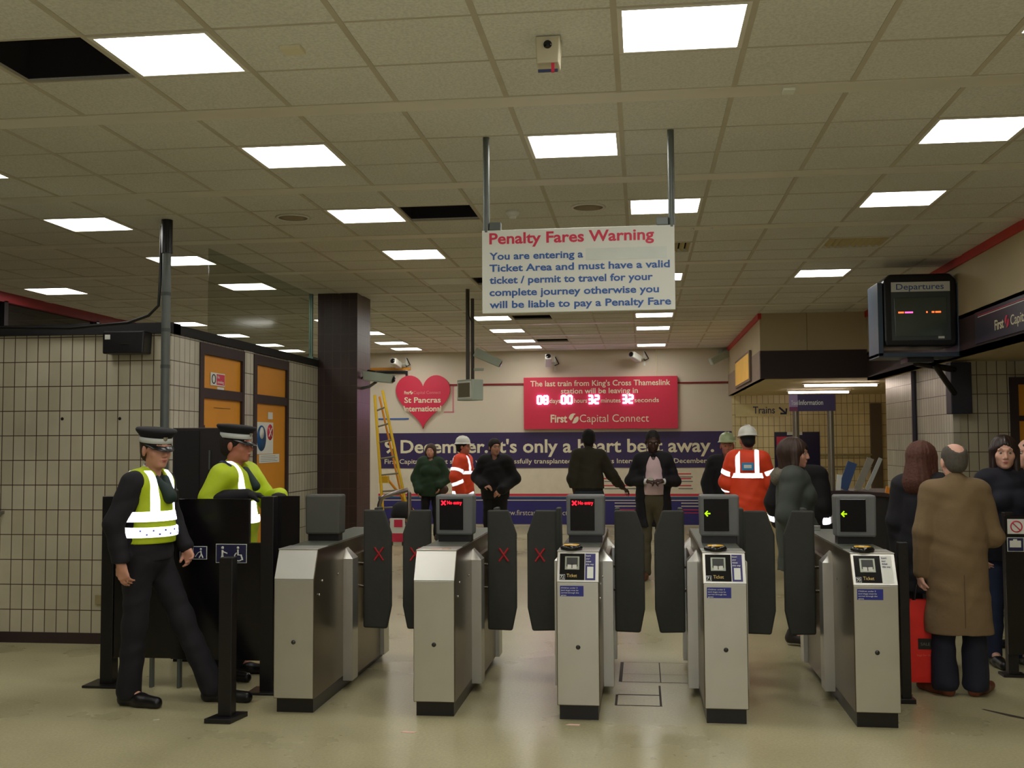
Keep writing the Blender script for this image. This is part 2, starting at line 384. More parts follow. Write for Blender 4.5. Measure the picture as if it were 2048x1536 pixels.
for (x, y) in sorted(vents):
    t = thing('ceiling_vent', 'square slatted air grille in ceiling, ' + ('right of the warning sign above the departures monitor' if x > 1 else 'peeking out behind the right edge of the warning sign'), 'vent', (x, y, CZ), 0, 'ceiling grilles')
    f = MB(); a, b = 0.29, TD / 2 - 0.006
    for (p, q, r, s_) in ((-a, a, -b, -b + 0.02), (-a, a, b - 0.02, b), (-a, -a + 0.02, -b, b), (a - 0.02, a, -b, b)): f.box(p, q, r, s_, -0.005, 0.03)
    f.build('frame', M_beam, t)
    f = MB()
    for i in range(9): f.prism([(-0.24 + i * 0.06, 0.03), (-0.235 + i * 0.06, 0.03), (-0.2 + i * 0.06, 0.0), (-0.205 + i * 0.06, 0.0)], -b + 0.02, b - 0.02, 'Y')
    f.build('slats', mat('vent_slat', (190, 176, 120), 0.6), t)
    BX(-a, a, -b, b, 0.05, 0.06).build('backing', M_dark, t)

# red edge strips and bulkheads
struct(BX(3.20, 3.26, -6, 15.75, CZ - 0.085, CZ + 0.02).build('trim_1', M_redtrim))
struct(BX(1.69, 1.74, 15.72, BY, CZ - 0.085, CZ + 0.02).build('trim_2', M_redtrim))
struct(BX(LX - 0.02, LX + 0.05, -6, BY, CZ - 0.12, CZ + 0.01).build('trim_3', M_redtrimd))
# right bulkhead beam over the gate line
b = MB(); b.box(3.22, 3.3, -6, 15.75, 2.9, CZ - 0.08, M_beige); b.box(3.22, 3.34, -6, 15.75, 2.54, 2.94, M_brown); b.box(3.22, 6.0, -6, 12.2, 2.54, 2.58, M_beige); b.box(3.22, 3.42, 12.2, 15.75, 2.54, 2.58, M_beige)
struct(b.build('bulkhead_right'))
b = MB(); b.box(1.72, 2.384, 15.75, 15.83, 2.95, CZ, M_beige); b.box(2.39, 3.25, 15.75, 15.83, 2.95, CZ, M_beige); b.box(1.72, 3.42, 15.74, 15.86, 2.58, 2.985, M_brown)
b.box(1.72, 1.80, 15.83, BY, 2.98, CZ, M_beige); b.box(1.715, 1.80, 15.8, BY, 2.58, 2.99, mat('taupe_panel', (150, 132, 112), 0.7)); b.box(1.72, 6.2, 15.8, BY, 2.58, 2.62, mat('soffit_yellow', (206, 190, 146), 0.7))
struct(b.build('bulkhead_alcove'))
t = thing('wall_light_box', 'yellow glowing panel on the side of the bulkhead above the train sign', 'panel', (1.71, 18.2, 2.6))
BX(-0.03, 0.0, -1.25, 1.3, 0.02, 0.5).build('frame', mat('lb_frame', (120, 104, 88), 0.6), t)
BX(-0.036, -0.03, -1.15, 1.2, 0.06, 0.46).build('panel', mat('lb_panel', (226, 176, 60), 0.5, 0, 0.25, 2, emit=0.12), t)

# left kiosk: tiled box with dark capping
KY = 8.6; KX = -3.96
b = MB(); b.box(LX, KX, KY, KY + 0.12, 0.06, 2.62, M_tilex); b.box(LX, KX, KY - 0.012, KY + 0.1, 0, 0.09, M_brown); b.box(LX, KX + 0.02, KY - 0.03, KY + 0.14, 2.62, 2.71, M_blackm)
struct(b.build('wall_kiosk_front'))
b = MB()
for (a, c) in ((KY, 9.18), (10.27, 10.53), (11.62, 12.72)): b.box(KX - 0.12, KX + 0.001, max(a, KY + 0.003), c, 0.0, 2.62, M_tiley)
b.box(KX - 0.12, KX - 0.01, 9.18, 11.62, 2.60, 2.62, M_tiley); b.box(KX - 0.14, KX + 0.02, KY, 12.72, 2.62, 2.70, M_blackm)
struct(b.build('wall_kiosk_side'))
b = MB(); b.box(-5.9, -5.48, 5.2, KY, 0.06, 1.09, M_tiley); b.box(-5.92, -5.465, 5.2, KY, 0, 0.06, M_brown); b.box(-5.95, -5.44, 5.18, KY - 0.005, 1.09, 1.115, mat('ledge_steel', (120, 118, 108), 0.4, 0.5))
struct(b.build('wall_low'))
for k, (a, c) in enumerate(((9.18, 10.27), (10.53, 11.62))):
    d = thing('door_%d' % (k + 1), '', 'door', (KX, a, 0)); struct(d); del d['label']; del d['category']
    w_ = c - a; f = MB(); f.box(-0.1, 0.012, 0, 0.09, 0, 2.60); f.box(-0.1, 0.012, w_ - 0.06, w_, 0, 2.60); f.box(-0.1, 0.012, 0.09, w_ - 0.06, 2.50, 2.60); f.box(-0.1, 0.01, 0.09, w_ - 0.06, 2.10, 2.19)
    f.build('door_frame', M_brown, d)
    BX(-0.06, -0.015, 0.09, w_ - 0.06, 2.19, 2.50).build('overpanel', M_orange, d)
    BX(-0.06, -0.015, 0.09, w_ - 0.06, 0.02, 2.10).build('door_leaf', M_orange, d)
    if k == 0:
        BX(-0.015, 0.005, 0.10, 0.13, 1.62, 1.85).build('hinge_plate', M_black, d)
# signs on the doors (side wall faces +X: lettering runs along +Y)
dx = KX - 0.012
def side_rect(name, y0, y1, z0, z1, m, parent=None, t=0.004, x=None, bevel=0):
    xx = dx if x is None else x
    return BX(xx, xx + t, y0, y1, z0, z1).build(name, m, parent, bevel)
t = thing('no_smoking_sign', 'small red and white prohibition notice on upper panel of first orange door', 'sign', (0, 0, 0))
side_rect('plate', 9.46, 9.80, 2.225, 2.345, M_white, t); side_rect('red_field', 9.60, 9.79, 2.235, 2.335, M_redl, t, 0.006)
MB().lathe([(0.046, 0), (0.046, 0.004), (0.036, 0.004), (0.036, 0)], 24, (dx + 0.004, 9.53, 2.285), None, 'X', 1, 1, True).build('symbol_ring', M_black, t)
text('No', (dx + 0.0065, 9.615, 2.295), PI / 2, 0.05, 0.026, M_white, t); text('smoking', (dx + 0.0065, 9.615, 2.25), PI / 2, 0.15, 0.026, M_white, t)
t = thing('small_notice', 'little white slip under the prohibition notice on first orange door', 'notice'); side_rect('paper', 9.62, 9.78, 2.13, 2.215, M_white, t)
t = thing('small_notice', 'little white slip on second orange door above the safety poster', 'notice'); side_rect('paper', 11.0, 11.14, 1.94, 2.015, M_white, t)
t = thing('safety_sign', 'white poster with blue mandatory disc and red cross disc on second orange door', 'sign')
side_rect('plate', 10.66, 11.16, 1.57, 1.905, M_white, t)
def disc(c, r, m, parent, name, sy=1.0, t_=0.003):
    return MB().lathe([(0.0001, 0), (r, 0), (r, t_), (0.0001, t_)], 28, c, None, 'X', 1, 1).build(name, m, parent)
o = disc((dx + 0.004, 10.80, 1.735), 0.135, mat('mand_blue', (24, 84, 140), 0.5), t, 'blue_disc')
disc((dx + 0.0075, 10.80, 1.79), 0.062, M_white, t, 'figure_head')
disc((dx + 0.004, 11.06, 1.80), 0.085, M_redl, t, 'red_disc')
b = MB()
for s_ in (-1, 1):
    b.tube([(dx + 0.008, 11.06 - 0.045, 1.80 - 0.045 * s_), (dx + 0.008, 11.06 + 0.045, 1.80 + 0.045 * s_)], 0.006, 6)
b.build('cross', M_white, t)
t = thing('paper_notice', 'white typed notice below the safety poster on second orange door', 'notice'); side_rect('paper', 10.74, 11.36, 1.475, 1.565, M_white, t)
for i in range(4): side_rect('print_line', 10.78, 11.30 - 0.07 * (i % 2), 1.49 + i * 0.018, 1.494 + i * 0.018, M_grey, t, 0.005)
side_rect('scribble', 9.55, 9.95, 2.015, 2.02, mat('marker', (110, 80, 30), 0.7), None, 0.001)
bpy.data.objects['scribble']['label'] = 'faint scrawled marker line across the first orange door'; bpy.data.objects['scribble']['category'] = 'graffiti'

# brown tiled column and conduit
b = MB(); b.box(-3.97, -3.47, 12.75, 13.38, 0, CZ, M_tiledk)
b.box(-3.4705, -3.468, 12.75, 13.38, 0, CZ, M_tiledky)
struct(b.build('column'))
# glazed screen above kiosk side wall
t = thing('glass_screen', 'grey-tinted glass screen standing on the kiosk wall top beside the brown column', 'screen')
BX(KX - 0.06, KX - 0.05, KY + 0.9, 12.6, 2.72, CZ - 0.02).build('pane', M_glass, t)  # even grey tint with weak reflection
b = MB(); b.box(KX - 0.075, KX - 0.035, 12.6, 12.64, 2.72, CZ - 0.02, None); b.box(KX - 0.3, KX + 0.01, 12.5, 12.72, 2.705, 2.73, None)
b.build('edge_channel', mat('aqua_metal', (110, 134, 124), 0.3, 0.4), t)
# left glazed wall
b = MB(); b.box(LX - 0.3, LX, -6, BY, 0, CZ + 0.1, M_glassd)
for y in (9.6, 12.0, 14.2, 17.0): b.box(LX, LX + 0.05, y, y + 0.08, 2.0, CZ - 0.1, M_black)
struct(b.build('wall_left'))

# kiosk front fittings
t = thing('speaker_box', 'black box speaker fixed at the top corner of the white tiled kiosk wall', 'speaker', (-4.31, KY, 2.44))
MB().prism([(-0.185, 0.0), (0.175, 0.0), (0.185, 0.19), (-0.185, 0.19)], -0.16, -0.002).build('housing', M_black, t, 0.012)
BX(-0.16, -0.115, -0.165, -0.16, 0.12, 0.16).build('label_plate', M_white, t); BX(-0.03, 0.06, -0.168, -0.16, 0.075, 0.083).build('badge', M_chrome, t)
for x, z in ((-4.93, 1.90), (-4.41, 1.898)):
    o = tag(MB().lathe([(0.0001, -0.004), (0.014, -0.004), (0.012, 0), (0.0001, 0)], 14, (x, KY, z), None, 'Y').build('fixing_hole', M_dark), 'dark fixing plug in the white tiled kiosk wall, ' + ('left one' if x < -4.8 else 'right one, nearer the pole'), 'fixing', 'plugs in the tiled wall')
tag(BX(-4.60, -4.44, KY - 0.02, KY - 0.001, 0.33, 0.41).build('junction_box', mat('old_plastic', (150, 138, 100), 0.6), None, 0.004), 'small old junction box low on the white tiled kiosk wall', 'junction box')

# ceiling pole with cable
t = thing('ceiling_pole', 'grey metal pole from ceiling to floor beside the tiled kiosk with cable strapped', 'pole', (-3.88, 8.32, 0))
MB().tube([(0, 0, 0.0), (0, 0, CZ)], 0.036, 16).build('pole', M_pole, t)
MB().tube([(0, 0, CZ - 0.28), (0, 0, CZ - 0.001)], 0.046, 14).build('sleeve', M_black, t)
MB().tube([(-0.045, 0, CZ - 0.05), (-0.05, -0.01, 3.0), (-0.06, -0.01, 2.82), (-0.15, 0.0, 2.74), (-0.35, 0.05, 2.69), (-0.9, 0.12, 2.66), (-1.6, 0.15, 2.68), (-2.6, 0.2, 2.68)], 0.013, 8).build('cable', M_black, t)
b = MB()
for z in (2.9, 2.6, 2.3): b.tube([(0, 0, z), (0, 0, z + 0.03)], 0.0385, 16)
b.build('straps', mat('strap_grey', (70, 76, 72), 0.5), t)

# right tiled walls and door
struct(BX(3.40, 3.99, 12.2, 12.3, 0, 2.54, M_tilex).build('wall_right_tiled'))
b = MB(); b.box(3.39, 3.46, 12.19, 15.4, 0, 2.54, M_tiley); struct(b.build('wall_right_return'))
d = thing('door_3', '', 'door', (3.99, 12.2, 0)); struct(d); del d['label']; del d['category']
f = MB(); f.box(0, 0.09, -0.02, 0.08, 0, 2.36); f.box(0.93, 1.0, -0.02, 0.08, 0, 2.36); f.box(0.09, 0.93, -0.02, 0.08, 2.28, 2.36); f.box(0.09, 0.93, -0.01, 0.06, 1.88, 1.94); f.build('door_frame', M_brown, d)
BX(0.09, 0.93, 0.0, 0.04, 0, 1.88).build('door_leaf', M_orange, d); BX(0.09, 0.93, 0.0, 0.04, 1.94, 2.28).build('overpanel', M_orange, d)
struct(BX(6.1, 6.2, 12.3, BY, 0, 2.6, M_tileyel).build('wall_alcove'))
struct(BX(4.99, 6.0, 12.2, 12.3, 0, 2.54, M_tilex).build('wall_right_end'))
struct(BX(4.0, 6.1, 12.25, 12.35, 2.34, 2.54, M_tilex).build('wall_over_door'))
t = thing('pipe', 'thin dark vertical pipe on the right tiled return wall', 'pipe', (3.37, 13.75, 0)); MB().tube([(0, 0, 0), (0, 0, 2.54)], 0.035, 12).build('tube', mat('dark_pipe', (36, 28, 44), 0.5), t)
struct(BX(4.42, 4.62, BY - 0.12, BY, 0, 2.4, mat('pilaster', (96, 80, 60), 0.6)).build('trim_4'))

# alcove fluorescent tubes
for (x0, x1, y, z, lb) in ((2.516, 3.603, 16.95, 2.53, 'nearer'), (2.586, 3.62, 19.3, 2.53, 'farther')):
    t = thing('fluorescent_tube', 'lit bare fluorescent tube under the alcove soffit, %s of two' % lb, 'tube light', (0, y, z), 0, 'alcove tubes')
    MB().tube([(x0, 0, 0), (x1, 0, 0)], 0.016, 10).build('tube', E_tube, t)
    BX(x0 - 0.03, x1 + 0.03, -0.03, 0.03, 0.022, 0.05).build('batten', M_white, t)

# ================================================================= CEILING FITTINGS
t = thing('ceiling_camera', 'small boxy white camera hanging from ceiling above the warning sign, near top edge', 'security camera', (-0.405, 4.8, CZ))
b = MB(); b.prism([(-0.052, -0.13), (0.05, -0.13), (0.056, -0.005), (-0.056, -0.005)], -0.06, 0.06); b.build('housing', mat('cam_cream', (206, 198, 170), 0.5), t, 0.006)
MB().lathe([(0.0001, -0.072), (0.016, -0.070), (0.02, -0.06), (0.02, -0.055)], 18, (0, 0, -0.045), None, 'Y').build('lens', M_screen, t)
BX(-0.045, 0.045, -0.055, -0.045, -0.17, -0.158).build('bracket_bar', mat('bluebar', (50, 60, 100), 0.5), t); BX(0.015, 0.03, -0.056, -0.044, -0.172, -0.13).build('red_clip', M_redl, t)
tag(BX(-1.655, -1.555, 4.70, 4.79, CZ - 0.02, CZ).build('junction_box', M_cream, None, 0.003), 'small flat cream box on ceiling tile left of the ceiling camera', 'junction box')
def speaker(x, y, lb):
    t = thing('ceiling_speaker', lb, 'ceiling speaker', (x, y, CZ), 0, 'round ceiling speakers')
    MB().lathe([(0.135, 0.0), (0.14, -0.008), (0.12, -0.012), (0.118, -0.006)], 32).build('rim', M_beam, t)
    MB().lathe([(0.118, -0.006), (0.06, -0.013), (0.0001, -0.015)], 32).build('grille', mat('speaker_grille', (150, 136, 110), 0.8, 0, 0.2, 160), t)
speaker(-2.82, 8.37, 'round ceiling speaker left of the missing ceiling tile'); speaker(-0.40, 8.33, 'round ceiling speaker between the sign poles')
t = thing('smoke_detector', 'small round white smoke detector on ceiling left of the sign', 'smoke detector', (-1.01, 8.4, CZ)); MB().lathe([(0.055, 0), (0.055, -0.02), (0.035, -0.045), (0.0001, -0.05)], 24).build('body', M_white, t); MB().lathe([(0.03, -0.045), (0.028, -0.06), (0.0001, -0.062)], 20).build('sensor', M_white, t)
t = thing('strip_glint', 'tiny pale block as a sparkle on the ceiling strip, upper right', 'glint', (0.79, 5.65, CZ)); BX(-0.035, 0.03, -0.04, 0.04, -0.022, -0.006).build('clip', mat('glint_white', (230, 236, 225), 0.3), t, 0.004)  # small pale block standing in for a highlight on the metal strip
for i, x in enumerate((0.46, 0.62)):
    tag(MB().lathe([(0.012, 0), (0.012, -0.012), (0.0001, -0.014)], 12, (x, 9.3, CZ - 0.006)).build('sprinkler_stud', M_white), 'tiny white stud on third ceiling strip right of the sign pole, ' + ('left' if i == 0 else 'right') + ' one', 'stud', 'ceiling studs')

# hanging warning sign
t = thing('warning_sign', 'white hanging sign headed Penalty Fares Warning in red with blue text', 'sign', (-0.37, 6.32, 2.706), -0.012)
BX(-0.575, 0.575, -0.018, 0.018, -0.252, 0.252).build('board', M_white, t, 0.004)
L = [('Penalty Fares Warning', 0.168, 0.062, -0.53, 0.985, M_redl, 0.012), ('You are entering a', 0.072, 0.040, -0.53, 0.565, M_blue, 0.008), ('Ticket Area and must have a valid', 0.000, 0.040, -0.53, 1.075, M_blue, 0.008),
     ('ticket / permit to travel for your', -0.073, 0.040, -0.53, 0.975, M_blue, 0.008), ('complete journey otherwise you', -0.147, 0.040, -0.53, 1.01, M_blue, 0.008), ('will be liable to pay a Penalty Fare', -0.221, 0.040, -0.53, 1.08, M_blue, 0.008)]
for s_, z, h_, x, wd, m_, bo in L: text(s_, (x, -0.0195, z), 0, wd, h_, m_, t, 'lettering', 0.035)
rect('blanking_patch', 0.05, 0.53, 0.055, 0.125, -0.0185, mat('patch', (214, 220, 214), 0.5), t, 0.001)
for i, x in enumerate((-0.55, 0.56)):
    MB().tube([(x, 0, 0.24 + 0.0), (x, 0, CZ - 2.706)], 0.02, 14).build('hanger_pole', M_pole, t)
    BX(x + (0.02 if i == 0 else -0.09), x + (0.09 if i == 0 else -0.02), -0.022, 0.022, 0.252, 0.30).build('clamp', M_pole, t, 0.004)

# ================================================================= BACK WALL
WY = BY - 0.001
def onwall(x, z, s=BY / 21.25): return (x * s, 1.68 + (z - 1.68) * s)
def wrect(name, x0, x1, z0, z1, m, parent=None, t=0.004, y=WY):
    a = onwall(x0, z0); b_ = onwall(x1, z1); return rect(name, a[0], b_[0], a[1], b_[1], y, m, parent, t)
def wtext(s_, x0, x1, z, h, m, parent, y, bold=0.0, name='lettering'):
    a = onwall(x0, z); b_ = onwall(x1, z); return text(s_, (a[0], y, a[1]), 0, b_[0] - a[0], h * BY / 21.25, m, parent, name, bold)
def first_swirl(x, y, z, r, m, parent, rz=0):
    """the round mark between the two words: a disc cut by a slanted italic stroke"""
    b = MB(); n = 20
    pl = [(-r * math.cos(a), r * math.sin(a)) for a in [PI * (0.02 + 0.62 * i / n) for i in range(n + 1)]]
    inner = [(r * 0.05, r * 0.62), (-r * 0.15, r * 0.1), (-r * 0.55, -r * 0.45)]
    b.prism([(p, q) for p, q in pl] + inner, -0.002, 0.0, 'Y')
    pl2 = [(r * math.cos(a), -r * math.sin(a)) for a in [PI * (-0.12 + 0.72 * i / n) for i in range(n + 1)]]
    b.prism(pl2 + [(-r * 0.1, -r * 0.5), (r * 0.12, 0.0), (r * 0.5, r * 0.35)], -0.002, 0.0, 'Y')
    return b.build('swirl_mark', m, parent, 0, (x, y, z), (0, 0, rz))
# heart
t = thing('heart_sign', 'large crimson heart-shaped St Pancras International sign on the back wall', 'sign')
cx, cz = onwall(-4.40, 2.45); hp = []
for i in range(60):
    a = 2 * PI * i / 60
    hp.append((16 * math.sin(a) ** 3, 13 * math.cos(a) - 5 * math.cos(2 * a) - 2 * math.cos(3 * a) - math.cos(4 * a)))
W_, H_ = 0.565, 1.10
hp = [(cx + p / 16 * W_, cz + 0.065 + (q - (-17)) / 29.0 * H_ - 0.56) for p, q in hp]
MB().prism(hp, WY - 0.06, WY).build('panel', M_sred, t)
yy = WY - 0.063
wtext('First', -4.78, -4.68, 2.665, 0.06, M_cream, t, yy, 0.03); first_swirl(onwall(-4.64, 0)[0], yy, onwall(0, 2.695)[1], 0.035, M_cream, t); wtext('Capital Connect', -4.59, -4.03, 2.665, 0.06, mat('pale_pink', (214, 130, 130), 0.6), t, yy)
wtext('St Pancras', -4.78, -4.03, 2.49, 0.105, M_cream, t, yy, 0.03); wtext('International', -4.79, -4.02, 2.315, 0.105, M_cream, t, yy, 0.03)
# countdown board
t = thing('countdown_board', 'red rectangular countdown board for the last Thameslink train on the back wall', 'sign')
wrect('panel', -2.335, 0.705, 1.937, 2.967, M_sred, t, 0.11)
yy = WY - 0.113
wtext('The last train from King\'s Cross Thameslink', -2.20, 0.565, 2.79, 0.105, M_cream, t, yy, 0.02); wtext('station will be leaving in', -1.59, -0.07, 2.64, 0.10, M_cream, t, yy, 0.02)
for s_, x0, x1 in (('days', -1.82, -1.60), ('hours', -1.33, -1.07), ('minutes', -0.80, -0.41), ('seconds', -0.14, 0.34)): wtext(s_, x0, x1, 2.455, 0.085, M_cream, t, yy, 0.015)
wtext('First', -1.80, -1.47, 2.07, 0.145, M_cream, t, yy, 0.04); a = onwall(-1.34, 2.145); first_swirl(a[0], yy, a[1], 0.10, M_cream, t); wtext('Capital Connect', -1.22, 0.14, 2.07, 0.145, M_cream, t, yy, -0.008)
SEG = {'0': 'abcdef', '3': 'abcdg', '2': 'abdeg', '8': 'abcdefg'}
def digit(ch, x, z, parent):
    w_, h_, r = 0.075, 0.15, 0.019; b = MB(); P = {'a': ((0, h_), (w_, h_)), 'g': ((0, h_ / 2), (w_, h_ / 2)), 'd': ((0, 0), (w_, 0)), 'f': ((0, h_), (0, h_ / 2)), 'e': ((0, h_ / 2), (0, 0)), 'b': ((w_, h_), (w_, h_ / 2)), 'c': ((w_, h_ / 2), (w_, 0))}
    for s_ in SEG[ch]:
        (a0, a1), (b0, b1) = P[s_]; b.tube([(x + a0, yy - 0.004, z + a1), (x + b0, yy - 0.004, z + b1)], r, 8)
    return b.build('led_digit', E_digit, parent)
for s_, x in (('08', -2.055), ('00', -1.575), ('32', -1.04), ('32', -0.37)):
    a = onwall(x, 2.445); digit(s_[0], a[0], a[1], t); digit(s_[1], a[0] + 0.125, a[1], t)
# banner
t = thing('banner', 'long dark purple banner reading 9 December it\'s only a heart beat away', 'banner')
wrect('panel', -5.33, 1.745, 1.165, 1.875, M_purple, t, 0.012); yy = WY - 0.0135
wtext('9 December. It\'s only a heart beat away.', -5.20, 1.40, 1.475, 0.245, M_cream, t, yy, 0.03)
wtext('First Capital Connect services will be successfully transplanted to St Pancras International by 9 December 2007', -5.20, 1.60, 1.255, 0.088, M_cream, t, yy, 0.015)
# lower livery panel
t = thing('livery_panel', 'white and navy livery panel with dashes and web address along the wall foot', 'panel')
wrect('white_panel', -5.33, 1.745, 0.56, 1.15, mat('panel_white', (222, 212, 188), 0.5), t, 0.006)
wrect('red_stripe', -5.33, 1.745, 0.605, 0.65, M_sred, t, 0.009); wrect('teal_stripe', -5.33, 1.745, 0.56, 0.595, mat('teal', (40, 80, 110), 0.5), t, 0.009)
wrect('navy_band', -5.33, 1.745, 0.045, 0.56, M_navy, t, 0.008); wrect('white_line', -5.33, 1.745, 0.515, 0.53, M_cream, t, 0.011)
wtext('www.firstcapitalconnect.co.uk', -2.83, -1.15, 0.225, 0.10, M_cream, t, WY - 0.0125, -0.008)
DR, DT = M_sred, mat('teal2', (40, 70, 90), 0.5)
b = [(-0.80, -0.42), (-0.36, -0.05), (0.65, 0.95), (1.35, 1.74)]
for (x0, x1), rows in zip(b, ((0.94, 0.8), (0.80,), (1.03, 0.94, 0.80), (0.80,))):
    for z in rows:
        wrect('red_dash', x0, x1, z, z + 0.022, DR, t, 0.009); wrect('teal_dash', x0 + 0.05, x1 + 0.03, z - 0.055, z - 0.042, DT, t, 0.009)
for (x0, x1) in ((-0.55, 0.0), (0.75, 1.2)):
    for z, mm in ((0.46, M_cream), (0.40, M_cream), (0.33, DR), (0.27, DR)): wrect('band_dash', x0, x1, z, z + 0.016, mm, t, 0.011)
# thin rails on the wall
t = thing('wall_rail', 'thin dark red line running along the back wall between heart and board', 'rail'); wrect('rail', -3.85, -2.34, 2.825, 2.862, M_redtrimd, t, 0.02)
t = thing('wall_rail', 'thin dark red line on the back wall right of the countdown board', 'rail'); wrect('rail', 0.71, 1.75, 2.815, 2.85, M_redtrimd, t, 0.02)
t = thing('wall_rail', 'thin blue line on the back wall left of the heart sign', 'rail'); wrect('rail', -5.33, -4.7, 2.15, 2.18, M_blue, t, 0.01)
t = thing('outline_mark', 'faint pink square outline on the wall behind the heart sign', 'mark')
wrect('side', -3.80, -3.77, 2.30, 2.84, mat('pinkline', (206, 130, 136), 0.7), t, 0.003); wrect('base', -3.98, -3.77, 2.28, 2.31, MATS['pinkline'], t, 0.003)
t = thing('wall_frame', 'black framed opening with cream slab high on the back wall left of heart', 'frame')
wrect('top_bar', -5.9, -4.72, 3.09, 3.14, M_black, t, 0.05); wrect('side_bar', -4.76, -4.72, 2.75, 3.1, M_black, t, 0.05); wrect('orange_strip', -5.9, -4.66, 3.16, 3.21, M_orange, t, 0.03)
# trains sign
t = thing('trains_sign', 'cream direction sign reading Trains with a down-right arrow on yellow tiles', 'sign')
wrect('plate', 1.83, 2.86, 2.155, 2.40, mat('sign_cream', (214, 200, 146), 0.5), t, 0.02); wtext('Trains', 2.16, 2.58, 2.215, 0.13, mat('ink_navy', (40, 44, 84), 0.5), t, WY - 0.022, 0.02)
a = onwall(2.66, 2.33); c = onwall(2.78, 2.22); b = MB(); b.tube([(a[0], WY - 0.024, a[1]), (c[0], WY - 0.024, c[1])], 0.018, 8)
b.tube([(c[0] + 0.02, WY - 0.024, c[1] + 0.09), (c[0] + 0.01, WY - 0.024, c[1] - 0.015), (c[0] - 0.10, WY - 0.024, c[1] - 0.01)], 0.018, 8); b.build('arrow', MATS['ink_navy'], t)
# poster on yellow wall
t = thing('poster', 'tall dark navy poster with pink corner on the yellow tiled wall', 'poster')
wrect('sheet', 2.56, 3.42, 0.5, 1.85, mat('poster_navy', (30, 26, 60), 0.3), t, 0.02); wrect('pink_block', 2.60, 2.80, 1.55, 1.76, M_sred, t, 0.022); wrect('white_label', 2.80, 2.92, 1.79, 1.85, M_white, t, 0.024); wrect('white_label', 3.0, 3.09, 1.79, 1.85, M_white, t, 0.024)
# cameras on the back wall
def wall_cam(x, z, yaw, lb, pitch=0.25, size=1.0):
    a = onwall(x, z); t = thing('wall_camera', lb, 'security camera', (a[0], BY, a[1]), 0, 'small cameras on the back wall')
    BX(-0.02 + 0.12, 0.02 + 0.12, -0.03, 0, -0.12, 0.18).build('bracket', M_white, t)
    MB().tube([(0.12, -0.03, 0.0), (0.12, -0.16, 0.03), (0.0, -0.25, 0.02)], 0.018, 8).build('arm', M_camgrey, t)
    o = MB().box(-0.065, 0.065, -0.30, 0.02, -0.065, 0.065).build('body', mat('cam_light', (196, 196, 184), 0.4), t, 0.02, (0, -0.22, 0)); o.rotation_euler = (-pitch, 0, yaw)
    o2 = MB().lathe([(0.0001, -0.012), (0.045, -0.01), (0.05, 0.0)], 16, (0, -0.305, 0), None, 'Y').build('lens', M_screen, o)
    MB().tube([(0.12, -0.02, 0.17), (0.2, -0.06, 0.02), (0.12, -0.1, -0.02)], 0.012, 6).build('cable', M_black, t)
wall_cam(-4.86, 3.24, -0.2, 'white wall camera at top left of back wall above the heart'); wall_cam(-1.83, 3.22, 0.1, 'white wall camera with dangling lead above left end of countdown board', 0.5)
wall_cam(-0.05, 3.30, -0.5, 'white wall camera above right half of countdown board'); 
t = thing('wall_camera', 'angled grey camera housing at the top right corner of the back wall', 'security camera', (onwall(1.55, 3.3)[0], BY - 0.3, 3.34), 0, 'small cameras on the back wall')
o = MB().box(-0.26, 0.22, -0.07, 0.07, -0.07, 0.07).build('body', M_camgrey, t, 0.02); o.rotation_euler = (0, -0.45, 0.35)
MB().tube([(0.02, 0.3, 0.1), (0.02, 0.1, 0.12), (0.0, 0.0, 0.05)], 0.02, 8).build('arm', M_camgrey, t); BX(-0.04, 0.08, 0.24, 0.3, 0.0, 0.16).build('bracket', M_camgrey, t)
t = thing('wall_conduit', 'thin white conduit dropping to the countdown board right side', 'conduit'); a = onwall(0.30, 3.0); MB().tube([(a[0], BY - 0.02, 2.98), (a[0], BY - 0.02, CZ)], 0.012, 6).build('tube', M_cream, t)

# hanging camera and speaker pair
t = thing('hanging_camera', 'grey camera housing on a ceiling pole left of the countdown board', 'security camera', (-2.13, 13.5, 2.6))
MB().tube([(-0.02, 0, 0.932), (-0.02, 0, -0.25)], 0.022, 10).build('pole', mat('pole_dark', (70, 64, 58), 0.5), t)
o = MB().prism([(-0.17, -0.05), (0.19, -0.05), (0.2, 0.05), (-0.17, 0.07)], -0.06, 0.06).build('housing', M_camgrey, t, 0.012, (0.17, -0.02, 0.16), (0, 0.42, 0.0)); o2 = MB().lathe([(0.0001, -0.01), (0.035, -0.008), (0.042, 0)], 16, (0.2, 0, 0), None, 'X').build('lens', M_screen, o)
BX(0.0, 0.12, -0.03, 0.03, 0.0, 0.03).build('bracket', M_camgrey, t)
t = thing('hanging_speaker', 'pale rectangular speaker hanging from a ceiling pole right of the heart sign', 'speaker', (-2.05, 12.6, 2.3), -0.75)
MB().tube([(-0.05, 0.02, 0.13), (-0.05, 0.02, CZ - 2.3)], 0.024, 10).build('pole', MATS['pole_dark'], t)
BX(-0.15, 0.15, -0.07, 0.1, -0.12, 0.13).build('cabinet', M_camgrey, t, 0.01); BX(-0.13, 0.13, -0.076, -0.07, -0.10, 0.11).build('rim', M_white, t); BX(-0.11, 0.11, -0.082, -0.076, -0.08, 0.09).build('grille', mat('speaker_dark', (110, 104, 84), 0.8, 0, 0.3, 120), t)
MB().tube([(-0.02, 0.0, 1.22), (0.03, -0.03, 0.9), (0.1, -0.02, 0.8)], 0.008, 6).build('cable', M_black, t)
t = thing('column_camera', 'large grey security camera fixed to the brown column beside the heart', 'security camera', (-3.47, 12.95, 2.46))
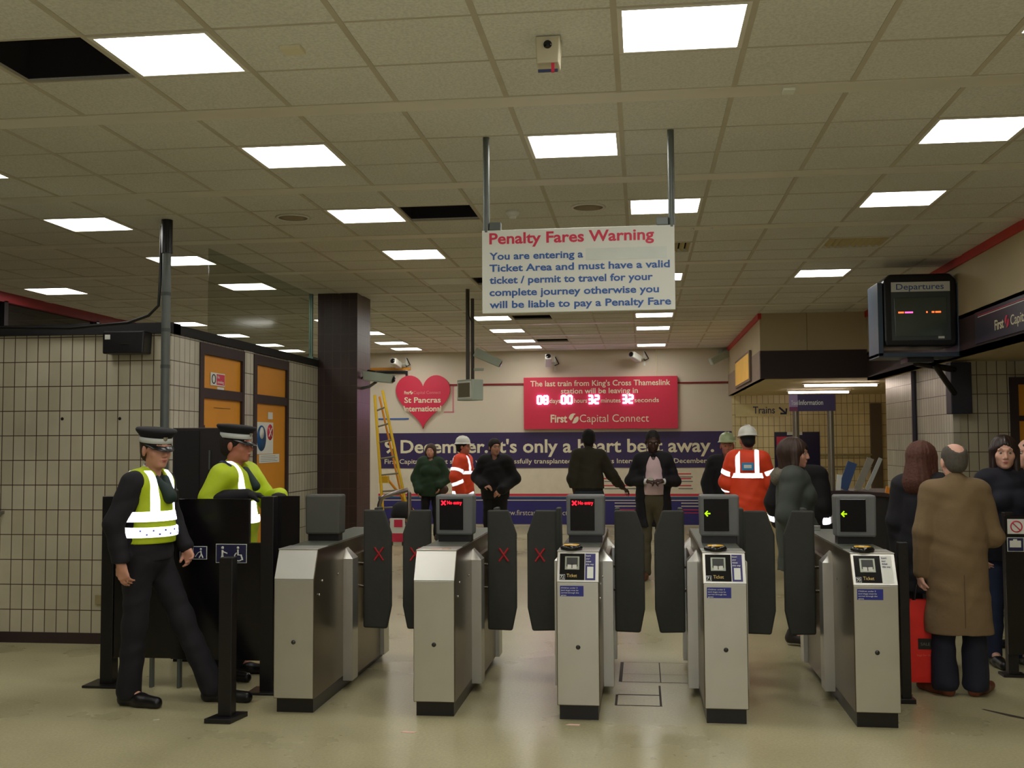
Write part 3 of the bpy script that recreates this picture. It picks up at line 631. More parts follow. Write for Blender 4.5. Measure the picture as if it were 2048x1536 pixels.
o = MB().prism([(0.04, -0.06), (0.40, -0.06), (0.42, 0.05), (0.0, 0.06)], -0.06, 0.06).build('housing', M_camgrey, t, 0.015, (0.02, -0.03, 0.06), (0, 0.12, -0.1)); MB().lathe([(0.0001, 0.01), (0.03, 0.01), (0.045, -0.01), (0.045, -0.03)], 18, (0.42, 0, -0.005), None, 'X').build('lens', M_screen, o)
MB().tube([(0.0, 0, -0.1), (0.1, 0, -0.08), (0.2, -0.02, -0.02)], 0.018, 8).build('arm', M_pole, t); MB().tube([(0.0, 0, 0.02), (0.1, -0.05, 0.12), (0.2, -0.05, 0.1)], 0.01, 6).build('cable', M_black, t)

# ================================================================= RIGHT SIDE FITTINGS
t = thing('departures_monitor', 'black boxed Departures monitor on a wall bracket', 'monitor', (2.845, 11.3, 3.0))
MB().prism([(-0.345, -0.36), (0.345, -0.36), (0.36, -0.3), (0.36, 0.32), (0.30, 0.385), (-0.30, 0.385), (-0.36, 0.32), (-0.36, -0.3)], -0.02, 0.5).build('housing', mat('monitor_black', (16, 17, 22), 0.3), t, 0.02)
rect('fascia', -0.285, 0.295, -0.30, 0.30, -0.021, mat('monitor_grey', (70, 78, 80), 0.3), t, 0.004, 0.0)
rect('title_plate', -0.285, 0.295, 0.20, 0.30, -0.0255, M_white, t, 0.003); text('Departures', (-0.235, -0.029, 0.222), 0, 0.47, 0.058, mat('dep_blue', (66, 96, 156), 0.5), t, 'lettering', 0.01)
b = MB(); b.prism([(-0.25, -0.26), (0.25, -0.26), (0.26, 0.14), (-0.26, 0.14)], -0.032, -0.026, 'Y'); b.build('screen', mat('crt_glass', (66, 80, 74), 0.12, 0, 0.1, 2, spec=0.8), t, 0.02)
for x0, x1, mm in ((-0.22, -0.165, E_orange), (-0.155, -0.075, emit_mat('pink_led', (240, 80, 150), 1.5)), (0.055, 0.07, E_orange), (0.11, 0.135, E_orange), (0.145, 0.2, E_orange)): rect('screen_text', x0, x1, -0.022, -0.006, -0.0335, mm, t, 0.001)
rect('maker_plate', 0.17, 0.23, -0.285, -0.262, -0.026, M_white, t, 0.003)
b = MB(); b.box(-0.42, -0.37, -0.02, 0.45, -0.46, 0.30); b.box(-0.42, 0.40, -0.02, 0.45, -0.47, -0.425); b.box(0.365, 0.40, -0.02, 0.45, -0.47, 0.28); b.build('cradle', mat('cradle_blue', (56, 72, 90), 0.4), t, 0.004)
b = MB(); b.box(-0.12, 0.14, 0.05, 0.35, -0.52, -0.47); b.tube([(0.0, 0.2, -0.52), (0.55, 0.75, -0.56)], 0.035, 8); b.tube([(0.22, 0.35, -0.52), (0.52, 0.72, -0.82)], 0.032, 8); b.build('bracket_arm', M_black, t)
BX(0.48, 0.70, 0.70, 0.9, -1.04, -0.48).build('wall_box', mat('wallbox_dark', (30, 32, 44), 0.5), t, 0.01)
t = thing('fascia_sign', 'navy train company strip sign on the brown bulkhead at right edge', 'sign', (3.215, 0, 0))
BX(-0.012, 0.0, 5.0, 10.7, 2.60, 2.90).build('panel', mat('fascia_navy', (30, 26, 48), 0.4), t); BX(-0.015, -0.012, 5.0, 10.6, 2.845, 2.852).build('pinstripe', M_white, t); BX(-0.015, -0.012, 5.0, 10.6, 2.86, 2.866).build('pinstripe', M_sred, t)
text('First', (-0.0135, 10.12, 2.675), -PI / 2, 0.24, 0.085, M_cream, t, 'lettering', 0.03); o = first_swirl(-0.0135, 9.79, 2.72, 0.055, M_sred, t, -PI / 2); text('Capital Connect', (-0.0135, 9.70, 2.675), -PI / 2, 0.98, 0.085, M_cream, t)
# information desk
t = thing('information_desk', 'dark curved information desk behind the right-hand ticket gates', 'desk', (0, 0, 0))
b = MB(); pl = [(1.84, 11.5), (2.15, 11.35), (2.40, 11.0), (2.55, 10.4), (2.95, 10.4), (2.9, 11.3), (2.75, 12.0), (1.84, 12.0)]
b.prism(pl, 0.0, 1.12, 'Z'); b.build('body', mat('desk_black', (26, 26, 28), 0.5), t); MB().prism([(p * 1.0 + (0.02 if p > 2.5 else -0.02), q - 0.02) for p, q in pl], 1.12, 1.16, 'Z').build('top', mat('desk_top', (48, 34, 36), 0.4), t)
t = thing('information_sign', 'purple Travel Information sign on two steel posts above the desk', 'sign', (1.80, 11.5, 0))
BX(-0.255, 0.215, -0.02, 0.02, 1.99, 2.165).build('panel', M_purple, t); BX(-0.256, -0.17, -0.022, -0.02, 2.035, 2.165).build('pale_corner', mat('lilac', (150, 130, 170), 0.4), t); BX(-0.256, -0.17, -0.022, -0.02, 1.99, 2.035).build('maroon_corner', mat('maroon', (110, 36, 80), 0.4), t)
text('Travel', (-0.235, -0.0225, 2.055), 0, 0.07, 0.045, M_white, t); text('Information', (-0.155, -0.0225, 2.055), 0, 0.245, 0.05, M_white, t, 'lettering', 0.01)
for x in (-0.19, 0.165): MB().tube([(x, 0.0, 1.16), (x, 0.0, 1.99)], 0.034, 14).build('post', mat('satin_post', (140, 132, 116), 0.3, 0.7), t)
def leaflet(loc, w_, h_, rx, rz, m, lb, t_=0.012):
    o = BX(-w_ / 2, w_ / 2, 0, t_, 0, h_).build('leaflet', m); o.location = loc; o.rotation_euler = (rx, rz, 0); tag(o, lb, 'leaflet'); return o
leaflet((2.10, 11.62, 1.165), 0.10, 0.30, 0, 0.35, mat('leaf_blue', (60, 90, 140), 0.5), 'blue upright leaflet standing on the information desk')
leaflet((2.02, 11.45, 1.165), 0.05, 0.16, 0, 0.1, M_white, 'small white upright leaflet left of the desk post')
leaflet((2.22, 11.5, 1.165), 0.07, 0.36, 0, 0.42, mat('leaf_grey', (150, 146, 130), 0.5), 'tall slanted grey board leaning on the desk, left of two')
leaflet((2.32, 11.5, 1.165), 0.04, 0.36, 0, 0.42, mat('leaf_pale', (180, 184, 176), 0.5), 'tall slanted pale board leaning on the desk, right of two')
leaflet((2.36, 10.6, 1.165), 0.10, 0.06, 0.1, 0.2, mat('leaf_orange', (220, 140, 40), 0.5), 'orange leaflet lying at the desk corner', 0.05)
leaflet((2.45, 10.55, 1.165), 0.14, 0.07, 0.0, 0.25, M_white, 'white papers beside the orange leaflet on the desk', 0.06)
leaflet((2.66, 10.33, 0.98), 0.10, 0.28, 0, 0.18, mat('leaf_slate', (96, 100, 120), 0.5), 'slate-grey leaflet bundle standing right of the desk corner', 0.05)
b = thing('counter_rail', 'steel rail across the yellow tiled wall behind the desk', 'rail', (0, BY, 0)); MB().tube([(3.45, -0.1, 1.40), (4.6, -0.1, 1.40)], 0.02, 8).build('rail', mat('rail_dull', (170, 160, 120), 0.4, 0.5), b); MB().tube([(3.45, -0.1, 1.17), (4.6, -0.1, 1.17)], 0.015, 8).build('lower_rail', MATS['rail_dull'], b)
for x in (3.7, 4.3): MB().tube([(x, 0, 1.40), (x, -0.1, 1.40)], 0.012, 6).build('bracket', MATS['rail_dull'], b)

# ladder and handrail at the back
t = thing('step_ladder', 'yellow step ladder standing open behind the left paddles', 'ladder', (0, 0, 0))
def rail(p, q, m=M_yellow, w_=0.03): return MB().tube([p, q], w_, 4).build('rail', m, t)
Lz = lambda z: z
A0, A1 = Vector((-4.66, 18.3, 2.52)), Vector((-4.40, 18.0, 0.0)); B0, B1 = Vector((-4.52, 18.3, 2.60)), Vector((-3.90, 18.0, 0.0))
rail(A0, A1); rail(B0, B1)
for i in range(1, 9):
    f = i / 9.0; p = A1.lerp(A0, f); q = B1.lerp(B0, f); MB().tube([p, q], 0.016, 6).build('tread', mat('ladder_tread', (120, 112, 90), 0.5), t)
C0, C1 = Vector((-4.60, 18.4, 2.5)), Vector((-4.15, 18.9, 0.0)); rail(C0, C1, mat('ladder_back', (228, 150, 30), 0.5), 0.022); rail(Vector((-4.50, 18.4, 1.1)), Vector((-3.95, 18.7, 0.35)), MATS['ladder_back'], 0.024)
BX(-4.57, -4.42, 18.25, 18.4, 0.98, 1.10).build('tool_tray', M_yellow, t)
t = thing('handrail', 'low chrome handrail frame in front of the yellow ladder', 'handrail', (0, 16.2, 0))
MB().tube([(-4.05, 0, 0.0), (-4.05, 0, 0.72), (-4.02, 0, 0.82), (-3.95, 0, 0.86), (-3.62, 0.1, 0.95), (-3.60, 0.1, 0.9), (-3.60, 0.1, 0.0)], 0.035, 10).build('frame', mat('rail_steel', (150, 140, 136), 0.25, 0.8), t)
t = thing('barrier_board', 'red and white hazard board low by the ladder foot', 'barrier', (-3.99, 17.2, 0))
BX(-0.13, 0.11, 0, 0.05, 0.2, 0.44).build('upper_board', M_white, t); BX(-0.06, 0.08, -0.01, 0, 0.30, 0.42).build('red_mark', M_redl, t); BX(-0.13, 0.11, 0, 0.05, 0.06, 0.2).build('red_board', M_redl, t); BX(-0.12, -0.09, 0.0, 0.05, 0, 0.06).build('foot', M_black, t); BX(0.07, 0.1, 0.0, 0.05, 0, 0.06).build('foot', M_black, t)
t = thing('tool_heap', 'dark tool bag with coiled lead on a stand behind the handrail', 'bag', (-4.05, 17.8, 0)); 
b = MB(); b.lathe([(0.18, 0.40), (0.2, 0.47), (0.16, 0.62), (0.08, 0.68), (0.0001, 0.69)], 18); b.build('bag', M_blackm, t); BX(-0.2, 0.2, -0.14, 0.14, 0.36, 0.40).build('shelf', mat('shelf_brown', (150, 110, 50), 0.6), t)
for x in (-0.18, 0.18):
    for y in (-0.12, 0.12): BX(x - 0.015, x + 0.015, y - 0.015, y + 0.015, 0, 0.36).build('leg', M_black, t)
t = thing('hanging_cable', 'dark looped cable hanging on beige bulkhead left of the departures monitor', 'cable', (0, 15.72, 0))
MB().tube([(3.27, 0, CZ - 0.02), (3.26, 0, 3.3), (3.23, 0, 3.02)], 0.014, 6).build('cable', M_black, t); MB().tube([(3.27, -0.005, CZ - 0.02), (3.36, -0.01, 3.38), (3.34, -0.01, 3.2), (3.24, -0.005, 3.02)], 0.010, 6).build('loop', M_black, t)
# ================================================================= TICKET GATES
GY = 6.52; GL = 1.86; GW = 0.258; GP = 0.884
GX = [-2.305, -1.413, -0.527, 0.352, 1.222]
def gate(k, label, reader, disp):
    """local frame: x 0..GW across, y 0..GL deep, z up"""
    t = thing('ticket_gate', label, 'ticket gate', (GX[k], GY, 0), 0, 'row of automatic ticket gates')
    BX(0.012, GW - 0.012, 0.03, GL - 0.03, 0, 0.09).build('plinth', M_black, t)
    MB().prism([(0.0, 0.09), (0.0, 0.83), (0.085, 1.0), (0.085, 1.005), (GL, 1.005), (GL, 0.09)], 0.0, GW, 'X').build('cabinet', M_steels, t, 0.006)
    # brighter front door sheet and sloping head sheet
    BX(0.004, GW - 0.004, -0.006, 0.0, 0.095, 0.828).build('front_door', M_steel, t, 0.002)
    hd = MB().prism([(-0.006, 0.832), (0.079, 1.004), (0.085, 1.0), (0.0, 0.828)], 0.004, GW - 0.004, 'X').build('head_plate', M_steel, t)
    MB().box(0.0, GW, 0.075, 0.30, 1.005, 1.011).build('top_plate', M_steel, t, 0.002)
    BX(0.006, GW - 0.006, 0.3, GL - 0.01, 1.005, 1.009).build('top_deck', mat('top_deck', (92, 96, 86), 0.4, 0.3), t)
    MB().lathe([(0.0001, -0.012), (0.011, -0.012), (0.014, -0.006), (0.014, 0)], 16, (GW / 2, -0.004, 0.44), None, 'Y').build('door_lock', mat('lock_dark', (60, 60, 58), 0.3, 0.6), t)
    # fairings on both sides
    for sx, x0 in ((-1, 0.0), (1, GW)):
        a, c = (x0 - 0.066, x0) if sx < 0 else (x0, x0 + 0.066)
        xo = a if sx < 0 else c; xi = c if sx < 0 else a
        for (y0, y1) in ((0.66, 0.80), (1.56, 1.72)):
            m = MB(); m.box(a, c, y0, y1, 0.06, 0.885)
            m.add([(a, y0, 0.885), (c, y0, 0.885), (c, y1, 0.885), (a, y1, 0.885), (xi, y0 + 0.06, 0.955), (xi, y1 - 0.02, 0.955)], [(0, 1, 4), (2, 3, 5), (0, 4, 5, 3), (1, 2, 5, 4)])
            m.build('side_fairing', M_steel, t)
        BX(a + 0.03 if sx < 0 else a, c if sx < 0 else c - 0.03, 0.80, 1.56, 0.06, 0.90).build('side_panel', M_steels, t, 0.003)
        for y, z in ((0.10, 0.72), (0.52, 0.80), (0.16, 0.80)): MB().lathe([(0.0001, 0.008), (0.007, 0.007), (0.009, 0)], 10, (x0, y, z), None, 'X', 1, 1).build('side_stud', M_chrome, t)
        # folded rear paddle, seen edge-on
        if not (k == 0 and sx < 0):
            x_ = x0 + sx * 0.085
            MB().prism([(1.20, 0.37), (1.24, 1.20), (1.38, 1.20), (1.44, 1.0), (1.44, 0.5), (1.40, 0.37)], x_ - 0.017, x_ + 0.017, 'X').build('rear_paddle', M_rubber, t, 0.008)
    if reader:

        def on_slope(u0, u1, v0, v1, m, name, off=0.001, parent=t):
            """rectangle on the sloping head plate: v runs 0..1 up the slope"""
            n = Vector((0, -0.896, 0.443)); P = lambda u, v: Vector((u, -0.006 + 0.085 * v, 0.832 + 0.172 * v)) + n * off
            q = MB(); q.add([P(u0, v0), P(u1, v0), P(u1, v1), P(u0, v1)] + [P(u0, v0) - n * 0.001, P(u1, v0) - n * 0.001, P(u1, v1) - n * 0.001, P(u0, v1) - n * 0.001], [(0, 1, 2, 3), (7, 6, 5, 4), (0, 4, 5, 1), (1, 5, 6, 2), (2, 6, 7, 3), (3, 7, 4, 0)])
            return q.build(name, m, parent)
        def slope_text(s_, u, v, w_, h_, m, off=0.003, bold=0.0):
            n = Vector((0, -0.896, 0.443)); p = Vector((u, -0.006 + 0.085 * v, 0.832 + 0.172 * v)) + n * off
            return text(s_, p, 0, w_, h_, m, t, 'lettering', bold, 'LEFT', math.atan2(0.085, 0.172))
        on_slope(0.018, 0.170, 0.06, 0.94, M_screen, 'ticket_panel', 0.0015)
        on_slope(0.050, 0.138, 0.40, 0.84, mat('slot_steel', (150, 156, 140), 0.35, 0.6), 'ticket_slot', 0.004)
        on_slope(0.060, 0.128, 0.50, 0.80, mat('slot_dark', (40, 42, 38), 0.4), 'slot_mouth', 0.005)
        q = on_slope(0.066, 0.122, 0.42, 0.56, mat('slot_white', (206, 206, 196), 0.4), 'slot_chute', 0.0062)
        q = on_slope(0.091, 0.096, 0.44, 0.62, M_black, 'arrow', 0.0072); q = on_slope(0.083, 0.104, 0.555, 0.585, M_black, 'arrow', 0.0072)
        slope_text('Ticket', 0.062, 0.15, 0.062, 0.020, mat('ticket_gold', (214, 186, 110), 0.5), 0.0035)
        on_slope(0.019, 0.052, 0.07, 0.24, mat('num_plate', (190, 196, 200), 0.5), 'number_plate', 0.003); on_slope(0.021, 0.050, 0.085, 0.225, M_screen, 'number_field', 0.0036)
        slope_text(reader, 0.024, 0.105, 0.022, 0.018, M_white, 0.0046, 0.01)
        on_slope(0.174, 0.236, 0.06, 0.94, M_navy if k != 4 else M_white, 'instruction_label', 0.002)
        on_slope(0.186, 0.224, 0.12, 0.50, M_white, 'label_picture', 0.003)
        for j, s_ in enumerate(('Insert', 'your', 'ticket', 'this way')): slope_text(s_, 0.178, 0.84 - j * 0.095, (0.03, 0.024, 0.032, 0.048)[j], 0.0095, M_white if k != 4 else M_navy, 0.0035, 0.01)
        lb = BX(0.022, 0.170 if k == 4 else 0.165, -0.0085, -0.006, 0.745, 0.808).build('advice_label', mat('label_blue', (44, 52, 140), 0.4, 0, 0.3, 14), t)
        for j, (s_, w_) in enumerate((('Children under 5', 0.10), ('(and dogs) must be', 0.105), ('carried through the', 0.108), ('gates', 0.032))): text(s_, (0.028, -0.0095, 0.792 - j * 0.0145), 0, w_, 0.0075, M_white, t, 'lettering', 0.01)
        c = (0.085, 0.13, 1.011)
        MB().lathe([(0.0001, 0), (0.066, 0), (0.070, 0.014), (0.064, 0.027), (0.052, 0.031), (0.0001, 0.031)], 32, c).build('card_reader', mat('reader_black', (18, 16, 16), 0.12), t)
        MB().lathe([(0.0001, 0.031), (0.050, 0.031), (0.048, 0.034), (0.0001, 0.0345)], 32, c).build('reader_disc', mat('reader_yellow', (236, 178, 30), 0.4), t)
        MB().lathe([(0.0001, 0.0345), (0.017, 0.0345), (0.016, 0.0355), (0.0001, 0.0356)], 20, (c[0] - 0.004, c[1], c[2])).build('reader_mark', M_white, t)
    # display head
    hy = 0.62
    hx0, hx1, z0, z1 = 0.018, 0.258 + 0.018, 1.055, 1.325
    if k == 0: hx0, hx1 = -0.005, 0.245
    BX(hx0 + 0.015, hx1 - 0.02, hy + 0.03, hy + 0.13, 1.008, 1.06).build('display_neck', M_black, t)
    hd = MB().prism([(hx0 + 0.004, z0), (hx1 - 0.004, z0), (hx1, z1), (hx0, z1)], hy, hy + 0.15).build('display_head', M_grey if k else mat('grey_plastic_dark', (74, 74, 68), 0.7, 0, 0.06, 12), t, 0.014)

    if disp:
        sx0, sx1 = hx0 + 0.028, hx0 + 0.190
        BX(sx0, sx1, hy - 0.004, hy + 0.01, z0 + 0.035, z1 - 0.025).build('screen', M_screen, hd, 0.002)
        if disp == 'x':
            m = MB(); cx_, cz_ = sx0 + 0.028, z1 - 0.053
            m.tube([(cx_ - 0.014, hy - 0.006, cz_ - 0.014), (cx_ + 0.014, hy - 0.006, cz_ + 0.014)], 0.0048, 6); m.tube([(cx_ + 0.014, hy - 0.0065, cz_ - 0.014), (cx_ - 0.014, hy - 0.0065, cz_ + 0.014)], 0.0048, 6)
            m.build('cross_light', E_red, hd); text('No entry', (sx0 + 0.053, hy - 0.0055, cz_ - 0.009), 0, 0.10, 0.021, E_red, hd, 'lettering', 0.02)
        else:
            m = MB(); cx_, cz_ = sx0 + 0.008, z0 + 0.15
            m.tube([(cx_, hy - 0.006, cz_), (cx_ + 0.034, hy - 0.006, cz_)], 0.0045, 6); m.tube([(cx_ + 0.017, hy - 0.006, cz_ + 0.017), (cx_, hy - 0.006, cz_), (cx_ + 0.017, hy - 0.006, cz_ - 0.017)], 0.0048, 6)
            m.build('arrow_light', E_green, hd)
    return t
def paddle(t, side, xmark):
    """front paddle of a gate, hinged side at x = h, reaching into the lane"""
    h = -0.072 if side < 0 else GW + 0.072; s_ = side; y = 0.93
    pl = [(h, 0.375), (h, 1.205), (h + s_ * 0.148, 1.205), (h + s_ * 0.205, 1.04), (h + s_ * 0.205, 0.53), (h + s_ * 0.172, 0.37)]
    p = MB().prism(pl, y - 0.017, y + 0.017, 'Y').build('paddle', M_rubber, t, 0.012)
    for z in (0.66, 0.82): MB().tube([(h - s_ * 0.066, y + 0.05, z), (h + s_ * 0.02, y, z)], 0.011, 8).build('paddle_rod', M_chrome, t)
    if xmark:
        m = MB(); cx_, cz_ = h + s_ * 0.115, 0.895
        m.tube([(cx_ - 0.032, y - 0.018, cz_ - 0.045), (cx_ + 0.032, y - 0.018, cz_ + 0.045)], 0.0085, 4); m.tube([(cx_ + 0.032, y - 0.0185, cz_ - 0.045), (cx_ - 0.032, y - 0.0185, cz_ + 0.045)], 0.0085, 4)
        m.build('red_cross', mat('cross_red', (170, 24, 34), 0.6), p)
names = ['leftmost steel ticket gate with blank grey display back, nearest the police officers', 'second ticket gate from left, plain head, loose tickets on top, No entry display', 'middle ticket gate numbered 72 with yellow card reader and No entry display',
         'ticket gate numbered 71 with yellow card reader and green arrow display', 'rightmost ticket gate numbered 70 with yellow card reader, by the man in tan coat']
gates = [gate(0, names[0], None, None), gate(1, names[1], None, 'x'), gate(2, names[2], '72', 'x'), gate(3, names[3], '71', 'a'), gate(4, names[4], '70', 'a')]
for k, g in enumerate(gates):
    if k < 4: paddle(g, 1, k < 2)
    if k > 0: paddle(g, -1, k < 3)
tag(MB().prism([(0, 0), (0.055, 0.01), (0.075, 0.06), (0.02, 0.05)], 0, 0.0015, 'Z').build('paper_ticket', mat('ticket_pink', (232, 190, 176), 0.6), None, 0, (GX[1] + 0.08, GY + 0.09, 1.0115)), 'pale pink ticket lying on top of second gate, front edge', 'ticket', 'tickets on the second gate')
tag(MB().prism([(0, 0), (0.06, 0.01), (0.05, 0.04), (0.0, 0.03)], 0, 0.0015, 'Z').build('paper_ticket', mat('ticket_tan', (190, 150, 90), 0.6), None, 0, (GX[1] + 0.155, GY + 0.12, 1.0115)), 'tan ticket beside the pink one on top of second gate', 'ticket', 'tickets on the second gate')
tag(MB().prism([(0, 0), (0.06, -0.01), (0.08, 0.02), (0.02, 0.03)], 0, 0.0015, 'Z').build('paper_ticket', mat('ticket_white', (225, 222, 205), 0.6), None, 0, (GX[1] + 0.02, GY + 0.10, 1.0115)), 'white ticket at the left front corner on top of second gate', 'ticket', 'tickets on the second gate')
tag(MB().prism([(0, 0), (0.075, -0.005), (0.09, 0.02), (0.01, 0.028)], 0, 0.002, 'Z').build('paper_ticket', MATS['ticket_pink'], None, 0, (-1.41, 6.16, 0.0)), 'pink scrap of ticket lying on the floor in front of second gate', 'ticket')
tag(MB().prism([(0, 0), (0.08, -0.005), (0.085, 0.02), (0.02, 0.022)], 0, 0.002, 'Z').build('paper_ticket', MATS['ticket_pink'], None, 0, (-0.47, 6.42, 0.0)), 'pale ticket lying on the floor at the foot of the gate numbered 72', 'ticket')
tag(MB().prism([(0, 0), (0.03, 0.02), (0.034, 0.016), (0.006, -0.002)], 0, 0.002, 'Z').build('paper_scrap', M_white, None, 0, (-2.98, 6.28, 0.0)), 'tiny white paper sliver on floor between barrier post and officer', 'paper')
tag(BX(1.24, 1.31, GY + 1.66, GY + 1.72, 1.01, 1.05).build('metal_cap', M_chrome, None, 0.004), 'small shiny metal cap at the rear of the gate numbered 70', 'cap')

# floor hatches in the lane
M_line = mat('hatch_line', (58, 48, 40), 0.7)
t = thing('floor_hatch', 'cut square floor hatch with dark seams between gates 72 and 71', 'floor hatch', (0, 0, 0.0))
def seam(x0, y0, x1, y1, w_=0.008): return MB().add([(x0 - (w_ if x0 == x1 else 0), y0 - (w_ if y0 == y1 else 0), 0.0006), (x1 + (w_ if x0 == x1 else 0), y0 - (w_ if y0 == y1 else 0), 0.0006), (x1 + (w_ if x0 == x1 else 0), y1 + (w_ if y0 == y1 else 0), 0.0006), (x0 - (w_ if x0 == x1 else 0), y1 + (w_ if y0 == y1 else 0), 0.0006)], [(0, 1, 2, 3)]).build('seam', M_line, t)
seam(-0.17, 8.27, 0.32, 8.27, 0.003); seam(-0.17, 7.60, 0.32, 7.60, 0.006); seam(-0.17, 7.6, -0.17, 8.27, 0.012); seam(0.11, 7.60, 0.11, 8.27, 0.004); seam(-0.17, 7.86, 0.32, 7.86, 0.002)
t = thing('floor_hatch', 'smaller dark-edged floor hatch nearer the front of the lane between gates 72 and 71', 'floor hatch', (0, 0, 0.0))
seam(-0.18, 7.22, 0.10, 7.22, 0.012); seam(-0.19, 6.93, 0.11, 6.93, 0.009); seam(-0.185, 6.93, -0.185, 7.22, 0.008); seam(0.10, 6.93, 0.10, 7.5, 0.007)
t = thing('floor_crack', 'dark crack line across the floor by the tan-coated man\'s feet', 'crack')
MB().add([(2.08, 7.05, .0006), (2.10, 7.06, .0006), (2.42, 6.72, .0006), (2.395, 6.70, .0006), (2.20, 6.88, 0.0006)], [(0, 4, 3, 2, 1)]).build('crack', M_line, t)

# ================================================================= BLACK MANUAL GATES
t = thing('luggage_gate', 'black manual luggage and wheelchair gate in front of the police officers', 'gate', (0, 0, 0))
M_acr = mat('black_acrylic', (16, 13, 16), 0.22, 0, 0.2, 6)
def post(x, y, h, w_=0.042, base=0.12, parent=None, nm='post'):
    b = MB(); b.box(x - w_, x + w_, y - w_, y + w_, 0.015, h); b.build(nm, M_black, parent, 0.004); BX(x - base, x + base, y - base * 0.8, y + base * 0.8, 0, 0.018).build('base_plate', M_black, parent, 0.004)
post(-3.72, 7.15, 1.315, 0.045, 0.14, t); post(-2.53, 7.05, 1.32, 0.045, 0.12, t)
BX(-3.67, -3.22, 7.11, 7.14, 0.20, 1.315).build('leaf', M_acr, t, 0.003)
MB().prism([(-3.215, 0.20), (-2.58, 0.20), (-2.58, 1.0), (-2.685, 1.0), (-2.685, 1.30), (-3.215, 1.30)], 7.09, 7.12, 'Y').build('leaf', M_acr, t, 0.003)
for x in (-3.40, -3.2): BX(x, x + 0.02, 7.10, 7.14, 0.0, 0.2).build('drop_bolt', M_pole, t)
BX(-2.51, -2.335, 7.09, 7.11, 0.62, 1.32).build('side_screen', M_acr, t)
def pict_sign(parent, x0, x1, z0, z1, y, kind, name):
    BX(x0, x1, y - 0.004, y, z0, z1).build('plate', M_white, parent)
    BX(x0 + 0.004, x1 - 0.004, y - 0.0055, y - 0.004, z0 + 0.004, z1 - 0.004).build('field', mat('pict_navy', (34, 34, 74), 0.4), parent)
    w_ = x1 - x0; h_ = z1 - z0; cx_ = (x0 + x1) / 2; yy_ = y - 0.007; m = MB()
    if kind == 'bag':
        m.box(x0 + w_ * .07, x0 + w_ * .42, yy_, yy_ + 0.001, z0 + h_ * .3, z0 + h_ * .78); m.box(x0 + w_ * .18, x0 + w_ * .30, yy_, yy_ + 0.001, z0 + h_ * .78, z0 + h_ * .88)
        m.box(cx_ - 0.0015, cx_ + 0.0015, yy_, yy_ + 0.001, z0, z1)
        px = x0 + w_ * .78; m.lathe([(0.0001, yy_), (h_ * .08, yy_), (h_ * .08, yy_ + .001), (0.0001, yy_ + .001)], 12, (px, 0, z0 + h_ * .78), None, 'Y')
        m.tube([(px, yy_, z0 + h_ * .66), (px + w_ * .02, yy_, z0 + h_ * .4), (px - w_ * .06, yy_, z0 + h_ * .12)], h_ * .05, 5); m.tube([(px + w_ * .02, yy_, z0 + h_ * .4), (px + w_ * .08, yy_, z0 + h_ * .12)], h_ * .05, 5)
        m.tube([(px, yy_, z0 + h_ * .6), (px - w_ * .1, yy_, z0 + h_ * .5), (px - w_ * .2, yy_, z0 + h_ * .2)], h_ * .035, 5)
    else:
        px = x0 + w_ * .22; m.lathe([(0.0001, yy_), (h_ * .08, yy_), (h_ * .08, yy_ + .001), (0.0001, yy_ + .001)], 12, (px, 0, z0 + h_ * .8), None, 'Y')
        m.tube([(px, yy_, z0 + h_ * .68), (px, yy_, z0 + h_ * .4), (px - w_ * .05, yy_, z0 + h_ * .12)], h_ * .055, 5); m.tube([(px, yy_, z0 + h_ * .6), (px + w_ * .16, yy_, z0 + h_ * .5)], h_ * .035, 5); m.tube([(px, yy_, z0 + h_ * .4), (px + w_ * .05, yy_, z0 + h_ * .12)], h_ * .05, 5)
        qx = x0 + w_ * .72; m.lathe([(0.0001, yy_), (h_ * .07, yy_), (h_ * .07, yy_ + .001), (0.0001, yy_ + .001)], 12, (qx, 0, z0 + h_ * .8), None, 'Y')
        pts = [(qx + w_ * .02 + h_ * .22 * math.cos(a), yy_, z0 + h_ * .33 + h_ * .22 * math.sin(a)) for a in [PI * (0.65 + 1.3 * i / 14) for i in range(15)]]
        m.tube(pts, h_ * .035, 5); m.tube([(qx, yy_, z0 + h_ * .7), (qx, yy_, z0 + h_ * .42), (qx + w_ * .1, yy_, z0 + h_ * .42), (qx + w_ * .15, yy_, z0 + h_ * .16)], h_ * .045, 5)
    m.build(name, M_white, parent)
s_ = thing('luggage_sign', 'small navy pictogram sign with suitcase and pushchair on the left black gate', 'sign'); pict_sign(s_, -3.18, -2.985, 0.885, 0.975, 7.085, 'bag', 'pictogram')
s_ = thing('wheelchair_sign', 'small navy pictogram sign with assisted wheelchair user on the left black gate', 'sign'); pict_sign(s_, -2.92, -2.70, 0.862, 0.992, 7.085, 'chair', 'pictogram')
s_ = thing('no_entry_sign', 'red and white No entry notice on the left black gate behind the officer', 'sign'); BX(-3.32, -3.13, 7.098, 7.108, 1.02, 1.245).build('plate', M_white, s_); BX(-3.31, -3.14, 7.095, 7.098, 1.035, 1.165).build('red_field', M_redl, s_); text('No', (-3.25, 7.094, 1.11), 0, 0.09, 0.035, M_white, s_, 'lettering', 0.02); text('entry', (-3.29, 7.094, 1.055), 0, 0.14, 0.035, M_white, s_, 'lettering', 0.02)
t = thing('barrier_post', 'short black square barrier post with flat base standing in front, left of the gates', 'post', (-2.53, 6.33, 0))
BX(-0.042, 0.042, -0.042, 0.042, 0.03, 0.985).build('post', M_black, t, 0.004)
MB().prism([(-0.105, -0.10), (0.06, -0.10), (0.095, 0.10), (-0.06, 0.10)], 0, 0.03, 'Z').build('base', M_black, t, 0.004)
t = thing('tall_cabinet', 'tall black cabinet behind the two police officers', 'cabinet', (0, 0, 0))
